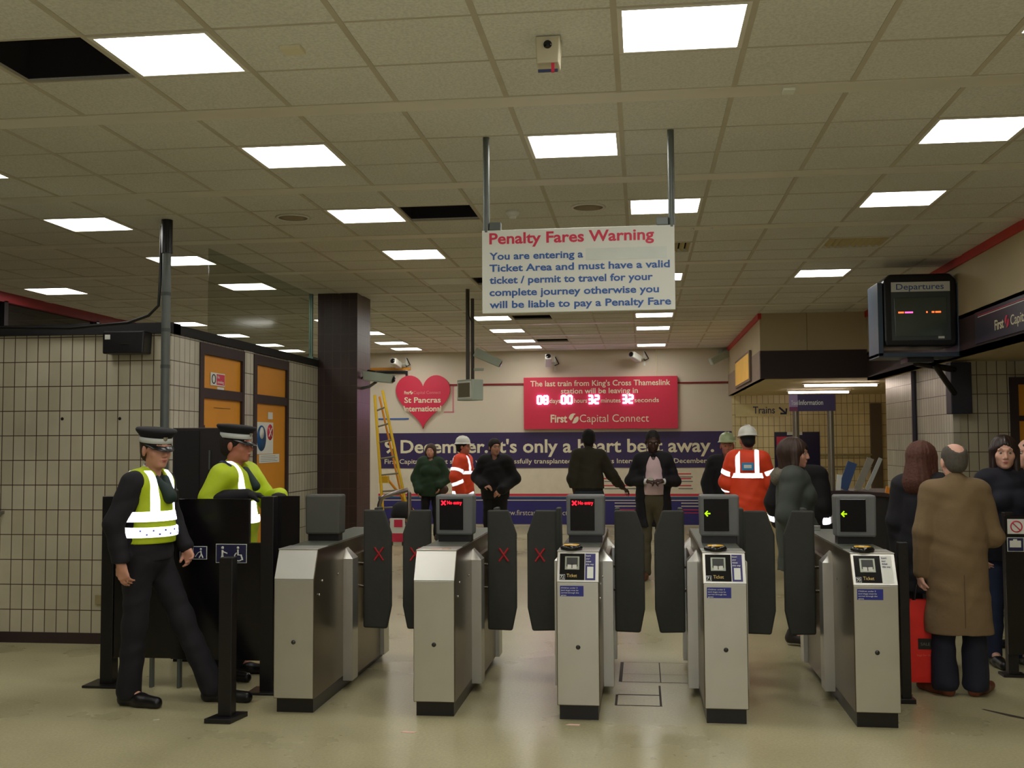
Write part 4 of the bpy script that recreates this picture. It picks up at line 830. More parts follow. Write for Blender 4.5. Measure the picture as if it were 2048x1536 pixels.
BX(-3.64, -3.17, 7.95, 8.06, 0.02, 1.805).build('body', mat('cabinet_black', (30, 24, 26), 0.55, 0, 0.15, 4), t, 0.006)
BX(-3.62, -3.42, 7.942, 7.95, 0.1, 1.78).build('panel', M_blackm, t); BX(-3.34, -3.33, 7.938, 7.95, 1.48, 1.63).build('handle', M_pole, t); BX(-3.62, -3.19, 7.96, 8.05, 0, 0.02).build('foot', M_blackm, t)
# right-hand black gate
t = thing('luggage_gate', 'black manual gate at right edge behind the tan-coated man, with pictogram signs', 'gate', (0, 0, 0))
BX(2.56, 3.6, 8.0, 8.03, 0.16, 1.14).build('leaf', M_acr, t, 0.003); post(2.60, 8.06, 1.16, 0.035, 0.08, t)
s_ = thing('no_smoking_sign', 'white no-smoking sign with red ring on the right black gate', 'sign'); BX(2.575, 2.90, 7.995, 7.999, 1.01, 1.115).build('plate', M_white, s_)
MB().lathe([(0.042, -0.001), (0.042, -0.003), (0.034, -0.003), (0.034, -0.001)], 24, (2.635, 7.995, 1.062), None, 'Y', 1, 1, True).build('ring', M_redl, s_); MB().tube([(2.608, 7.992, 1.09), (2.662, 7.992, 1.034)], 0.004, 5).build('bar', M_redl, s_); BX(2.69, 2.89, 7.991, 7.995, 1.02, 1.105).build('red_field', M_redl, s_); text('No smoking', (2.70, 7.99, 1.05), 0, 0.18, 0.03, M_white, s_)
s_ = thing('luggage_sign', 'small navy suitcase and pushchair sign on the right black gate', 'sign'); pict_sign(s_, 2.57, 2.79, 0.885, 0.985, 7.998, 'bag', 'pictogram')
t = thing('barrier_post', 'slim black barrier post directly right of the gate numbered 70', 'post', (1.665, 7.2, 0)); BX(-0.03, 0.03, -0.03, 0.03, 0.02, 1.02).build('post', M_black, t, 0.003); BX(-0.07, 0.05, -0.06, 0.06, 0, 0.03).build('base', M_black, t, 0.003)
# ================================================================= PEOPLE: surfaces grown from blended volumes
V = lambda *a: np.array(a, float)
def _eval(prims, P):
    d = None
    for p in prims:
        op_, kind = p[0], p[1]
        if kind == 'c':            # tapered capsule a b ra rb squash-y
            a, b, ra, rb, sy = p[2:7]
            sc = V(1, 1 / sy, 1); A = a * sc; B = b * sc; Q = P * sc
            ab = B - A; t = np.clip(((Q - A) @ ab) / max(ab @ ab, 1e-9), 0, 1)
            e = np.linalg.norm(Q - A - t[:, None] * ab, axis=1) - (ra + (rb - ra) * t)
            if sy != 1: e *= (1 + sy) / 2
        elif kind == 'e':          # ellipsoid centre radii rotation
            c, r, R = p[2:5]; Q = P - c
            if R is not None: Q = Q @ R
            k0 = np.linalg.norm(Q / r, axis=1); k1 = np.linalg.norm(Q / (r * r), axis=1) + 1e-9
            e = k0 * (k0 - 1) / k1
        elif kind == 'p':          # half space n.p <= off
            n, off = p[2:4]; e = P @ n - off
        elif kind == 's':          # slab |n.p-off| <= w
            n, off, w_ = p[2:5]; e = np.abs(P @ n - off) - w_
        elif kind == 'g':          # nested group
            e = _eval(p[2], P)
        k = p[-1]
        if op_ == '+':
            if d is None: d = e
            elif k > 0:
                h = np.maximum(k - np.abs(d - e), 0) / k; d = np.minimum(d, e) - h * h * k * 0.25
            else: d = np.minimum(d, e)
        elif op_ == '-':
            if k > 0:
                h = np.maximum(k - np.abs(d + e), 0) / k; d = np.maximum(d, -e) + h * h * k * 0.25
            else: d = np.maximum(d, -e)
        else: d = np.maximum(d, e)
    return d
def _bounds(prims):
    lo = np.full(3, 1e9); hi = -lo
    for p in prims:
        if p[0] != '+': continue
        if p[1] == 'c':
            a, b, ra, rb, sy = p[2:7]; r = V(max(ra, rb), max(ra, rb) * max(sy, 0.2), max(ra, rb)); lo = np.minimum(lo, np.minimum(a, b) - r); hi = np.maximum(hi, np.maximum(a, b) + r)
        elif p[1] == 'e':
            r = np.full(3, max(p[3])); lo = np.minimum(lo, p[2] - r); hi = np.maximum(hi, p[2] + r)
        elif p[1] == 'g':
            l2, h2 = _bounds(p[2]); lo = np.minimum(lo, l2); hi = np.maximum(hi, h2)
    return lo, hi
def _wrinkle(P, a, kind):
    x, y, z = P[:, 0], P[:, 1], P[:, 2]
    if kind == 'hair':
        th = np.arctan2(y, x); return a * (np.sin(26 * th + 2.5 * np.sin(9 * z)) + .7 * np.sin(11 * th + 14 * z))
    return a * (np.sin(23 * z + 9 * x + 2.2 * np.sin(13 * x + 5 * y)) * np.sin(9 * x + 11 * y + 6 * z) + .6 * np.sin(41 * z - 17 * x + 13 * y + 1.5 * np.sin(19 * z)))
def grow(name, prims, m, parent, h=0.01, wr=0.0, kind=''):
    """mesh the zero surface of the blended volumes (surface nets on a narrow band)"""
    lo, hi = _bounds(prims); lo = lo - 3 * h; n = np.ceil((hi + 3 * h - lo) / h).astype(int) + 1
    q = 5; nc = np.ceil(n / q).astype(int) + 1
    g = np.stack(np.meshgrid(*[np.arange(c) * q * h + q * h / 2 for c in nc], indexing='ij'), -1).reshape(-1, 3) + lo
    dc = _eval(prims, g).reshape(nc)
    full = np.repeat(np.repeat(np.repeat(dc, q, 0), q, 1), q, 2)[:n[0], :n[1], :n[2]]
    act = np.abs(full) < q * h * 1.45
    idx = np.argwhere(act); ph = np.where(full > 0, 1.0, -1.0)
    Q = idx * h + lo; ph[act] = _eval(prims, Q) + (_wrinkle(Q, wr, kind) if wr else 0)
    s_ = ph < 0
    c8 = [(i, j, k) for i in (0, 1) for j in (0, 1) for k in (0, 1)]
    sub = lambda A, o: A[o[0]:A.shape[0] - 1 + o[0], o[1]:A.shape[1] - 1 + o[1], o[2]:A.shape[2] - 1 + o[2]]
    cnt = sum(sub(s_, o).astype(np.int8) for o in c8); cell = (cnt > 0) & (cnt < 8)
    ci = np.argwhere(cell); vid = np.full(cell.shape, -1, int); vid[cell] = np.arange(len(ci))
    acc = np.zeros((len(ci), 3)); num = np.zeros(len(ci))
    for a in c8:
        for ax in range(3):
            if a[ax]: continue
            b = list(a); b[ax] = 1
            pa = ph[ci[:, 0] + a[0], ci[:, 1] + a[1], ci[:, 2] + a[2]]; pb = ph[ci[:, 0] + b[0], ci[:, 1] + b[1], ci[:, 2] + b[2]]
            cr = (pa < 0) != (pb < 0); t = np.where(cr, pa / np.where(cr, pa - pb, 1), 0)
            pt = np.tile(np.array(a, float), (len(ci), 1)); pt[:, ax] = t
            acc[cr] += pt[cr]; num[cr] += 1
    vs = (ci + acc / np.maximum(num, 1)[:, None]) * h + lo
    fs = []
    for ax in range(3):
        u, v = (ax + 1) % 3, (ax + 2) % 3
        A = [slice(None)] * 3; B = [slice(None)] * 3; A[ax] = slice(0, -1); B[ax] = slice(1, None)
        for w_ in (u, v): A[w_] = slice(1, -1); B[w_] = slice(1, -1)
        sa, sb = s_[tuple(A)], s_[tuple(B)]; e = np.argwhere(sa != sb)
        off = np.zeros(3, int); off[u] = 1; off[v] = 1; e0 = e + off; inside = sa[tuple(e.T)]
        du = np.zeros(3, int); du[u] = 1; dv = np.zeros(3, int); dv[v] = 1
        qd = [vid[tuple((e0 - o).T)] for o in (0 * du, du, du + dv, dv)]
        F = np.stack(qd, 1); F[~inside] = F[~inside][:, ::-1]; fs.append(F)
    F = np.concatenate(fs); F = F[(F >= 0).all(1)][:, ::-1]
    me = bpy.data.meshes.new(name); me.vertices.add(len(vs)); me.vertices.foreach_set('co', vs.ravel().astype('f'))
    me.loops.add(F.size); me.loops.foreach_set('vertex_index', F.ravel().astype('i')); me.polygons.add(len(F))
    me.polygons.foreach_set('loop_start', (np.arange(len(F)) * 4).astype('i'))
    me.update(calc_edges=True); me.polygons.foreach_set('use_smooth', np.ones(len(F), bool)); me.materials.append(m)
    o = bpy.data.objects.new(name, me); COL.objects.link(o); o.parent = parent
    return o

C_ = lambda a, b, ra, rb, k=0.03, sy=1.0: ('+', 'c', np.asarray(a, float), np.asarray(b, float), ra, rb, sy, k)
E_ = lambda c, r, k=0.03, R=None: ('+', 'e', np.asarray(c, float), np.asarray(r, float), R, k)
def rotz(a): c, s = math.cos(a), math.sin(a); return np.array([[c, -s, 0], [s, c, 0], [0, 0, 1]])
def rotx(a): c, s = math.cos(a), math.sin(a); return np.array([[1, 0, 0], [0, c, -s], [0, s, c]])
def roty(a): c, s = math.cos(a), math.sin(a); return np.array([[c, 0, s], [0, 1, 0], [-s, 0, c]])

class Fig:
    """joints in metres; faces -Y; 'a' is the -x side, 'b' the +x side"""
    def __init__(f, H=1.75, wide=1.0, fem=False, yaw=0.0, pitch=0.0, lean=(0, 0), **ov):
        s = H / 1.75; f.s = s; f.w = wide; f.fem = fem
        sh = (0.150 if fem else 0.170) * wide; f.hs = 1.07
        f.J = {'pel': V(0, 0, .95), 'wai': V(lean[0] * .4, lean[1] * .4, 1.10), 'che': V(lean[0] * .8, lean[1] * .8, 1.28), 'nk': V(lean[0], lean[1] + .01, 1.46), 'hd': V(lean[0], lean[1] - .01, 1.632)}
        for n, sg in (('a', -1), ('b', 1)):
            f.J['sh' + n] = V(sg * sh + lean[0], lean[1], 1.42); f.J['el' + n] = V(sg * (sh + .045), .03, 1.14); f.J['wr' + n] = V(sg * (sh + .05), -.04, .89)
            f.J['hp' + n] = V(sg * .09, 0, .92); f.J['kn' + n] = V(sg * .105, -.01, .50); f.J['an' + n] = V(sg * .11, .02, .085); f.J['to' + n] = V(sg * .13, -.16, .035)
            f.J['fd' + n] = V(0, -.15, -1.0); f.J['fn' + n] = V(-sg, 0, 0)
        for k, v in ov.items(): f.J[k] = V(*v)
        f.R = rotz(yaw) @ rotx(pitch)
        f.curl = {'a': 0.6, 'b': 0.6}
    def hp(f, x, y, z): return f.J['hd'] + f.R @ V(x, y, z) * f.hs
    def hr(f, prims): return [tuple(list(p[:4]) + [p[4] * f.hs, p[5] * f.hs] + list(p[6:])) if p[1] == 'c' else (tuple(list(p[:3]) + [p[3] * f.hs] + list(p[4:])) if p[1] == 'e' else p) for p in prims]
    def sc(f, prims):
        s = f.s; out = []
        for p in prims:
            p = list(p)
            if p[1] == 'c': p[2] = p[2] * s; p[3] = p[3] * s; p[4] *= s; p[5] *= s
            elif p[1] == 'e': p[2] = p[2] * s; p[3] = p[3] * s
            elif p[1] == 'p': p[3] *= s
            elif p[1] == 's': p[3] *= s; p[4] *= s
            elif p[1] == 'g': p[2] = f.sc(p[2])
            out.append(tuple(p))
        return out
    def torso(f, add=0.0, belly=0.0, loose=0.0):
        J = f.J; w_ = f.w; fm = f.fem
        return [E_(J['pel'], V((.165 if not fm else .17) * w_ + add, .118 + add + belly * .5, .135 + add)), E_(J['wai'] + V(0, -belly * .5, 0), V((.142 if not fm else .128) * w_ + add + loose, .105 + add + belly + loose * .7, .15 + add), .05),
                E_(J['che'], V((.155 if not fm else .138) * w_ + add, .118 + add, .185 + add), .06),
                C_(J['sha'] * V(.78, 1, 1) + V(J['che'][0] * .2, 0, -.01), J['shb'] * V(.78, 1, 1) + V(J['che'][0] * .2, 0, -.01), .062 + add, .062 + add, .06),
                C_(J['nk'] + V(-.085 * w_, .015, -.03), J['nk'] + V(.085 * w_, .015, -.03), .045 + add, .045 + add, .05)] + \
               ([E_(J['che'] + V(-.07, -.095, -.02), V(.06, .05, .06) + add, .03), E_(J['che'] + V(.07, -.095, -.02), V(.06, .05, .06) + add, .03)] if fm else [])
    def arm(f, n, add=0.0, upto=1.0, k=.03):
        J = f.J; sh, el, wr = J['sh' + n], J['el' + n], J['wr' + n]; r = 1.0 if not f.fem else .86
        out = [C_(sh, el, .056 * r + add, .043 * r + add, k)]
        if upto > 0.5: out.append(C_(el, el + (wr - el) * ((upto - .5) * 2), .042 * r + add, (.042 + (.028 - .042) * (upto - .5) * 2) * r + add, k))
        return out
    def leg(f, n, add=0.0, k=.03, cuff=0.0):
        J = f.J
        return [C_(J['hp' + n], J['kn' + n], .084 + add, .056 + add, k), C_(J['kn' + n], J['an' + n], .055 + add, .038 + add + cuff, k), ]
    def hand(f, n):
        J = f.J; wr = J['wr' + n]; d = J['fd' + n] / np.linalg.norm(J['fd' + n]); nn = J['fn' + n]; nn = nn - d * (nn @ d); nn /= np.linalg.norm(nn); sd = np.cross(nn, d)
        if n == 'b': sd = -sd
        # sd points to the thumb side; nn is the palm normal
        c = f.curl[n]; out = [C_(wr, wr + d * .03, .026, .026, .02)]
        for i, (o, L_) in enumerate(((.030, .072), (.010, .080), (-.010, .075), (-.029, .060))):
            kb = wr + d * .088 + sd * o - d * abs(i - 1) * .004; out.append(C_(wr + d * .02 + sd * o * .7, kb, .013, .012, .014))
            a = kb; dirv = d.copy()
            for j, (fr, r) in enumerate(((.45, .0092), (.32, .0085), (.23, .0075))):
                an = c * (.7 if j == 0 else 1.0) * (1 + .12 * i); dirv = dirv * math.cos(an) + nn * math.sin(an); nn2 = -dirv
                b = a + dirv * L_ * fr; out.append(C_(a, b, r, r * .93, .004)); a = b
                ns = np.cross(dirv, np.cross(nn, dirv)); 
        tb = wr + d * .025 + sd * .028; t1 = tb + d * .034 + sd * .022 + nn * .012; t2 = t1 + d * .028 + sd * .003 + nn * .014 * (1 + c)
        out += [C_(tb, t1, .014, .0115, .012), C_(t1, t2, .011, .009, .004)]
        return out
    def head(f):
        h = f.hp; R = f.R
        out = [C_(f.J['nk'] + V(0, 0, -.03), h(0, .012, -.06), .056 if not f.fem else .047, .05 if not f.fem else .043, .02),
               E_(h(0, .018, .035), V(.077, .095, .083), .02, R), E_(h(0, -.028, -.030), V(.060, .063, .084), .025, R), E_(h(0, -.062, -.092), V(.026, .024, .020), .02, R),
               E_(h(0, .0, -.06), V(.056, .055, .05), .02, R)]
        for sx in (-1, 1):
            out += [E_(h(sx * .043, -.052, -.022), V(.022, .022, .022), .02, R), E_(h(sx * .077, .012, -.008), V(.011, .021, .033), .006, R @ rotz(sx * .35)), C_(h(sx * .010, -.088, .026), h(sx * .042, -.074, .026), .010, .009, .014)]
        for sx in (-1, 1): out.append(('-', 'e', h(sx * .031, -.098, .006), V(.019, .017, .011), R, .012))
        out += [C_(h(0, -.084, .018), h(0, -.105, -.030), .0085, .0125, .012), E_(h(-.012, -.096, -.036), V(.008, .009, .007), .006, R), E_(h(.012, -.096, -.036), V(.008, .009, .007), .006, R),
                E_(h(0, -.086, -.060), V(.024, .010, .0075), .006, R), E_(h(0, -.083, -.070), V(.020, .010, .0075), .005, R)]
        return out[:1] + f.hr(out[1:])
    def body(f): 
        return f.sc(f.torso(-.012) + f.arm('a', -.002) + f.arm('b', -.002) + f.leg('a', -.008) + f.leg('b', -.008) +
                    [C_(f.J['an' + n], f.J['to' + n], .034, .026, .02, 1.0) for n in 'ab'] + f.head() + f.hand('a') + f.hand('b'))
SKIN = {'fair': mat('skin_fair', (206, 150, 126), 0.55, 0, 0.06, 20), 'pale': mat('skin_pale', (222, 172, 150), 0.55, 0, 0.06, 20), 'ruddy': mat('skin_ruddy', (190, 122, 98), 0.55, 0, 0.08, 20), 'dark': mat('skin_dark', (66, 42, 34), 0.5, 0, 0.08, 20)}
M_eye = mat('eye_white', (176, 166, 158), 0.3); M_iris = mat('eye_iris', (40, 28, 22), 0.1); M_lip = {'fair': mat('lip_fair', (176, 96, 88), 0.45), 'pale': mat('lip_pale', (180, 84, 84), 0.4), 'ruddy': mat('lip_ruddy', (160, 86, 76), 0.45), 'dark': mat('lip_dark', (70, 38, 36), 0.45)}
def start(label, f, loc, rz, skin='fair', h=0.009, face=True, brow=(60, 40, 28)):
    t = thing('person', label, 'person', loc, rz)
    f.t = t; f.h = h
    grow('body', f.body(), SKIN[skin], t, h)
    if face:
        s = f.s; mb = mat('brow_%d' % brow[0], brow, 0.8)
        for sx in (-1, 1):
            p = f.hp(sx * .031, -.0745, .004) * s
            e = MB().lathe([(0.0001, -.0125 * s)] + [(0.0125 * s * math.sin(a), -0.0125 * s * math.cos(a)) for a in [PI * i / 8 for i in range(1, 8)]] + [(0.0001, .0125 * s)], 14).build('eye', M_eye, t, 0, tuple(p))
            q = f.R @ V(0, -1, 0) * .0118 * s; ir = MB().lathe([(0.0001, -.0068 * s), (.0062 * s, -.003 * s), (.0068 * s, 0), (.0062 * s, .003 * s), (0.0001, .0068 * s)], 12).build('iris', M_iris, e, 0, tuple(q * .72))
            a, b, c = f.hp(sx * .015, -.092, .030) * s, f.hp(sx * .032, -.088, .034) * s, f.hp(sx * .046, -.077, .027) * s
            MB().tube([a, b, c], [.0022 * s, .0026 * s, .0014 * s], 6).build('eyebrow', mb, t)
        grow('lips', f.sc([E_(f.hp(0, -.0875, -.0605), V(.022, .0105, .0058), .003, f.R), E_(f.hp(0, -.0845, -.0700), V(.018, .0105, .0062), .003, f.R)]), M_lip[skin], t, 0.003)
    return t
def hair_short(f, m, cut=0.0, add=.010, bald=0.0):
    R = f.R; h = f.hp
    pr = [E_(h(0, .022, .040), V(.078 + add, .094 + add, .082 + add), .0, R), E_(h(0, .055, -.02), V(.066, .058, .06), .03, R), ('-', 'e', h(0, -.085, -.035 + cut), V(.071, .085, .085), R, .015)]
    for sx in (-1, 1): pr.append(('-', 'e', h(sx * .10, -.005, -.035), V(.03, .035, .038), R, .008))
    if bald: pr += [('-', 'e', h(0, -.01, .14), V(.060, .10, bald), R, .01), ('-', 'e', h(0, .075, .105), V(.045, .07, .052), R, .012)]
    return grow('hair', f.sc(f.hr(pr)), m, f.t, min(f.h, 0.007), .0008, 'hair')
def hair_long(f, m, length=.25, vol=.0, part=True, side=1.0, flare=0.0):
    R = f.R; h = f.hp
    pr = [E_(h(0, .024, .040), V(.092 + vol, .108 + vol, .098 + vol * .6), .0, R), C_(h(0, .06, 0), h(0, .065, -length), .075 + vol, .06 + vol * .7 + flare, .04)]
    for sx in (-1, 1): pr += [C_(h(sx * .072, .0, .02), h(sx * (.080 + vol), .005, -length * .9 * side), .030 + vol * .6, .026 + vol * .5, .03)]
    pr += [('-', 'e', h(0, -.088, -.040), V(.064, .096, .100), R, .012), ('-', 'e', h(0, -.14, -.10), V(.06, .10, .14), R, .01)]
    return grow('hair', f.sc(f.hr(pr)), m, f.t, f.h, .0022 + vol * .08, 'hair')
def shoes(f, m, names='ab', big=0.0):
    for n in names:
        a, b = f.J['an' + n], f.J['to' + n]; d = b - a; d[2] = 0; L_ = np.linalg.norm(d); d = d / max(L_, 1e-6); fl_ = min(a[2], .085) - .085
        heel = V(a[0], a[1], a[2] - .045) - d * .03; toe = V(b[0], b[1], a[2] - .052) + d * .05
        grow('shoe', f.sc([C_(heel, heel + V(0, 0, .05) + d * .015, .040 + big, .042 + big, .02), C_(heel, (heel + toe) / 2, .038 + big, .042 + big, .03), C_((heel + toe) / 2, toe, .042 + big, .034 + big, .03), ('&', 'p', V(0, 0, -1), -(a[2] - .085), 0)]), m, f.t, min(f.h, .008))
def trousers(f, m, add=.012, cuff=.012, h=None, names='ab'):
    J = f.J; pr = [E_(J['pel'], V(.168 * f.w + add, .122 + add, .14 + add))]
    for n in names: pr += f.leg(n, add, .05, cuff)
    pr += [('&', 'p', V(0, 0, 1), 1.07, 0)]
    for n in names: pr += [('&', 'p', V(0, 0, -1), -(min(J['ana'][2], J['anb'][2]) - .045), 0)]
    return grow('trousers', f.sc(pr), m, f.t, h or f.h, .0035)
def jacket(f, m, add=.022, hem=.88, flare=.0, sleeves=('a', 'b'), slv_add=None, upto=.98, belly=.0, name='jacket', collar=True, hemr=None, open_front=0.0, k=.03, h=None, loose=0.015, gather=False):
    J = f.J; sa = add if slv_add is None else slv_add
    pr = f.torso(add, belly, loose)
    if hem < .86:
        w_ = .150 * f.w + add; pr.append(C_(J['wai'] + V(0, 0, .02), V(J['pel'][0], J['pel'][1], hem), w_, (hemr or w_ + flare), .06, .70))
    else: pr.append(C_(J['wai'], V(J['pel'][0], J['pel'][1], hem), .152 * f.w + add + loose, (hemr or (.160 * f.w + add + loose * .6)), .05, .72))
    for n in sleeves: pr += f.arm(n, sa + .004, upto, k)
    if collar: pr.append(C_(J['nk'] + V(0, .01, -.02), J['nk'] + V(0, .0, .028), .074, .070, .02))
    pr.append(('&', 'p', V(0, 0, -1), -hem, 0))
    if collar: pr += [('-', 'c', J['nk'] + V(0, -.012, .02), J['nk'] + V(0, -.03, .14), .055, .075, 1.0, .0), ('-', 'e', J['nk'] + V(0, -.08, .04), V(.045, .07, .07), None, .0)]
    else: pr += [('-', 'c', J['nk'] + V(0, -.005, .03), J['nk'] + V(0, -.02, .16), .058, .07, 1.0, .0)]
    if open_front: pr += [('-', 'g', [C_(V(0, -.35, J['nk'][2] - .03), V(0, -.35, J['nk'][2] - .03), .0, .0, 0)], 0)]
    f.jk = pr
    return grow(name, f.sc(pr), m, f.t, h or f.h, .0035)
def band(f, z, w_, parent, m=None, add=.028, hem=.88, extra=(), belly=0, arms=False, name='reflective_band', torso=True, h=None, loose=.015):
    J = f.J; base = (f.torso(add, belly, loose) + [C_(J['wai'], V(J['pel'][0], J['pel'][1], hem), .152 * f.w + add + loose, .160 * f.w + add + loose * .6, .05, .72)]) if torso else []
    return grow(name, f.sc(base + [('&', 's', V(0, 0, 1), z, w_, 0)] + list(extra)), m or R_tape, parent, h or min(f.h, .008))
def brace(f, x, w_, z0, z1, parent, m=None, add=.028, hem=.88, side=0, belly=0, name='reflective_brace', loose=.015):
    J = f.J; base = f.torso(add, belly, loose) + [C_(J['wai'], V(J['pel'][0], J['pel'][1], hem), .152 * f.w + add + loose, .160 * f.w + add + loose * .6, .05, .72)]
    ex = [('&', 's', V(1, 0, 0), x, w_, 0), ('&', 'p', V(0, 0, 1), z1, 0), ('&', 'p', V(0, 0, -1), -z0, 0)]
    if side: ex.append(('&', 'p', V(0, side, 0), 0.02, 0))
    return grow(name, f.sc(base + ex), m or R_tape, parent, min(f.h, .008))
def arm_band(f, n, t_, w_, parent, add=.03, m=None):
    J = f.J; a, b = (J['sh' + n], J['el' + n]) if t_ < 1 else (J['el' + n], J['wr' + n]); tt = t_ % 1; d = (b - a); L_ = np.linalg.norm(d); d = d / L_; p = a + d * L_ * tt
    return grow('reflective_cuff', f.sc([C_(p - d * .08, p + d * .08, .05 + add, .045 + add, 0), ('&', 's', d, float(p @ d), w_, 0)]), m or R_tape, parent, min(f.h, .008))
def skirt(f, m, z0, z1, r0, r1): return grow('skirt', f.sc([C_(V(0, 0, z0), V(0, 0, z1), r0, r1, 0, .75), ('&', 'p', V(0, 0, -1), -z1, 0)]), m, f.t, f.h)
def helmet(f, m):
    s = f.s; t = f.t; o = MB()
    s = s * f.hs; prof = [(.128, -.004), (.128, .0), (.112, .012), (.110, .03), (.104, .06), (.086, .092), (.055, .112), (.02, .12), (.0001, .121)]
    o.lathe([(a * s, b * s) for a, b in prof], 28, (0, 0, 0), None, 'Z', .90, 1.06)
    o.prism([(-.07 * s, -.11 * s), (-.055 * s, -.165 * s), (0, -.182 * s), (.055 * s, -.165 * s), (.07 * s, -.11 * s)], -.006 * s, .002 * s, 'Z')
    for x in (-.02, 0, .02): o.tube([(x * s, -.10 * s, .058 * s), (x * s, -.06 * s, .108 * s), (x * s, 0, .125 * s), (x * s, .06 * s, .112 * s)], .006 * s, 6)
    ob = o.build('hard_hat', m, t); p = f.hp(0, .012, .052) * f.s; ob.location = tuple(p); ob.rotation_euler = Matrix(f.R.tolist()).to_euler(); return ob
def police_cap(f, chk):
    s = f.s; t = f.t
    s = s * f.hs; root = MB().lathe([(.097 * s, 0), (.099 * s, .045 * s), (.104 * s, .050 * s), (.124 * s, .072 * s), (.129 * s, .084 * s), (.122 * s, .094 * s), (.06 * s, .100 * s), (.0001, .100 * s)], 36, (0, 0, 0), None, 'Z', .93, 1.04).build('cap', mat('cap_black', (18, 18, 24), 0.8), t)
    MB().lathe([(.0985 * s, .008 * s), (.1005 * s, .009 * s), (.1015 * s, .040 * s), (.099 * s, .041 * s)], 36, (0, 0, 0), None, 'Z', .93, 1.04).build('cap_band', mat('cap_band', (206, 210, 206), 0.5), root)
    pk = MB(); n = 14; vs = []
    for k in range(2):
        for i in range(n + 1):
            a = PI * (1.08 + .84 * i / n); ca, sa = math.cos(a), math.sin(a); dr = 0 if k == 0 else .052 * math.sin(PI * i / n)
            vs.append((ca * (.094 + dr * .3) * s, sa * (.101 + dr) * s, (-.001 - dr * .55) * s))
    vs2 = [(x, y, z - .004 * s) for x, y, z in vs]; fs = []
    for i in range(n): fs += [(i, i + 1, n + 2 + i, n + 1 + i), (2 * n + 2 + i, 3 * n + 3 + i, 3 * n + 4 + i, 2 * n + 3 + i), (n + 1 + i, n + 2 + i, 3 * n + 4 + i, 3 * n + 3 + i)]
    pk.add(vs + vs2, fs, None, True); pk.build('peak', mat('peak_gloss', (10, 10, 14), 0.3), root)
    MB().lathe([(0.0001, -.004 * s), (.012 * s, -.003 * s), (.017 * s, 0)], 8, (0, -.105 * s, .048 * s), None, 'Y', 1, 1.35).build('badge', mat('badge_silver', (190, 184, 160), 0.3, 0.7), root)
    p = f.hp(0, .010, .038) * f.s; root.location = tuple(p); root.rotation_euler = Matrix((f.R @ rotx(.10)).tolist()).to_euler()
    return root
def cloth(name, c, rough=.85, var=.14, scale=14): return mat(name, c, rough, 0, var, scale, 0.25)
# ================================================================= THE PEOPLE
HV = cloth('hi_vis_yellow', (190, 212, 26), 0.6, 0.06); HO = cloth('hi_vis_orange', (244, 74, 34), 0.6, 0.06); CBK = cloth('cloth_black', (17, 15, 18)); CNV = cloth('cloth_navy', (20, 18, 25))
M_chk = mat('check_blue', (30, 50, 120), 0.5); M_shoe = mat('shoe_black', (18, 16, 18), 0.35); M_tie = mat('tie_black', (16, 20, 20), 0.7); M_shirt = mat('shirt_white', (214, 214, 214), 0.7)
def checks(f, z, parent, add=.030, belly=0, n=15, w_=.012, hem=.88, dz=0.012):
    """small dark squares around the reflective waist band"""
    J = f.J; rx = (.155 * f.w + add + .02) * f.s; ry = (.118 + add + .012 + belly) * f.s; b = MB()
    for i in range(n * 2):
        a = 2 * PI * i / (n * 2); zz = (z + (dz if i % 2 else -dz)) * f.s; c, s_ = math.cos(a), math.sin(a); q = V(rx * c, ry * s_ , zz); tx = V(-s_ * rx, c * ry, 0); tx /= np.linalg.norm(tx); nn = V(c * ry, s_ * rx, 0); nn /= np.linalg.norm(nn)
        P = [q + tx * u * w_ * .5 + V(0, 0, v * w_ * .5) + nn * .004 for u, v in ((-1, -1), (1, -1), (1, 1), (-1, 1))]; Q = [p - nn * .03 for p in P]
        b.add(P + Q, [(0, 1, 2, 3), (0, 4, 5, 1), (1, 5, 6, 2), (2, 6, 7, 3), (3, 7, 4, 0)])
    return b.build('blue_checks', M_chk, parent)
# --- officer in front
f = Fig(1.76, 1.0, yaw=-0.42, pitch=0.02, elb=(.24, -.02, 1.16), wrb=(.20, -.16, .98), ela=(-.26, .07, 1.16), wra=(-.25, .02, .91), hd=(0, -.055, 1.632), nk=(0, -.02, 1.46), kna=(-.10, .02, .50), ana=(-.11, .05, .085), toa=(-.13, -.12, .035),
        hpb=(.09, 0, .92), knb=(.11, -.20, .51), anb=(.12, -.42, .085), tob=(.14, -.60, .035), fda=(.1, -.2, -1), fdb=(-.3, -.5, -.8))
t = start('police officer in peaked cap and hi-vis vest standing left of the gates, face towards viewer', f, (-3.24, 6.72, 0), 1.42, 'fair', 0.007, True, (70, 46, 30))
jk = jacket(f, CNV, .018, .92, collar=False, name='jumper')
ves = grow('hi_vis_vest', f.sc(f.torso(.030, .02, .012) + [C_(f.J['wai'], V(0, 0, 1.03), .178, .184, .05, .74), C_(f.J['nk'] + V(0, .01, -.02), f.J['nk'] + V(0, 0, .02), .080, .074, .02), ('&', 'p', V(0, 0, -1), -1.03, 0), ('-', 'c', f.J['nk'] + V(0, -.02, .02), f.J['nk'] + V(0, -.03, .14), .058, .08, 1.0, 0), ('-', 'e', f.J['nk'] + V(0, -.10, .0), V(.05, .09, .11), None, 0),
     ('-', 'c', f.J['sha'] + V(-.05, 0, .03), f.J['sha'] + V(-.08, .02, -.28), .085, .075, 1.0, .01), ('-', 'c', f.J['shb'] + V(.05, 0, .03), f.J['shb'] + V(.08, 0, -.28), .085, .075, 1.0, .01)]), HV, t, .007)
brace(f, -.100, .030, 1.20, 1.50, ves, add=.035, belly=.02); brace(f, .100, .030, 1.20, 1.50, ves, add=.035, belly=.02)
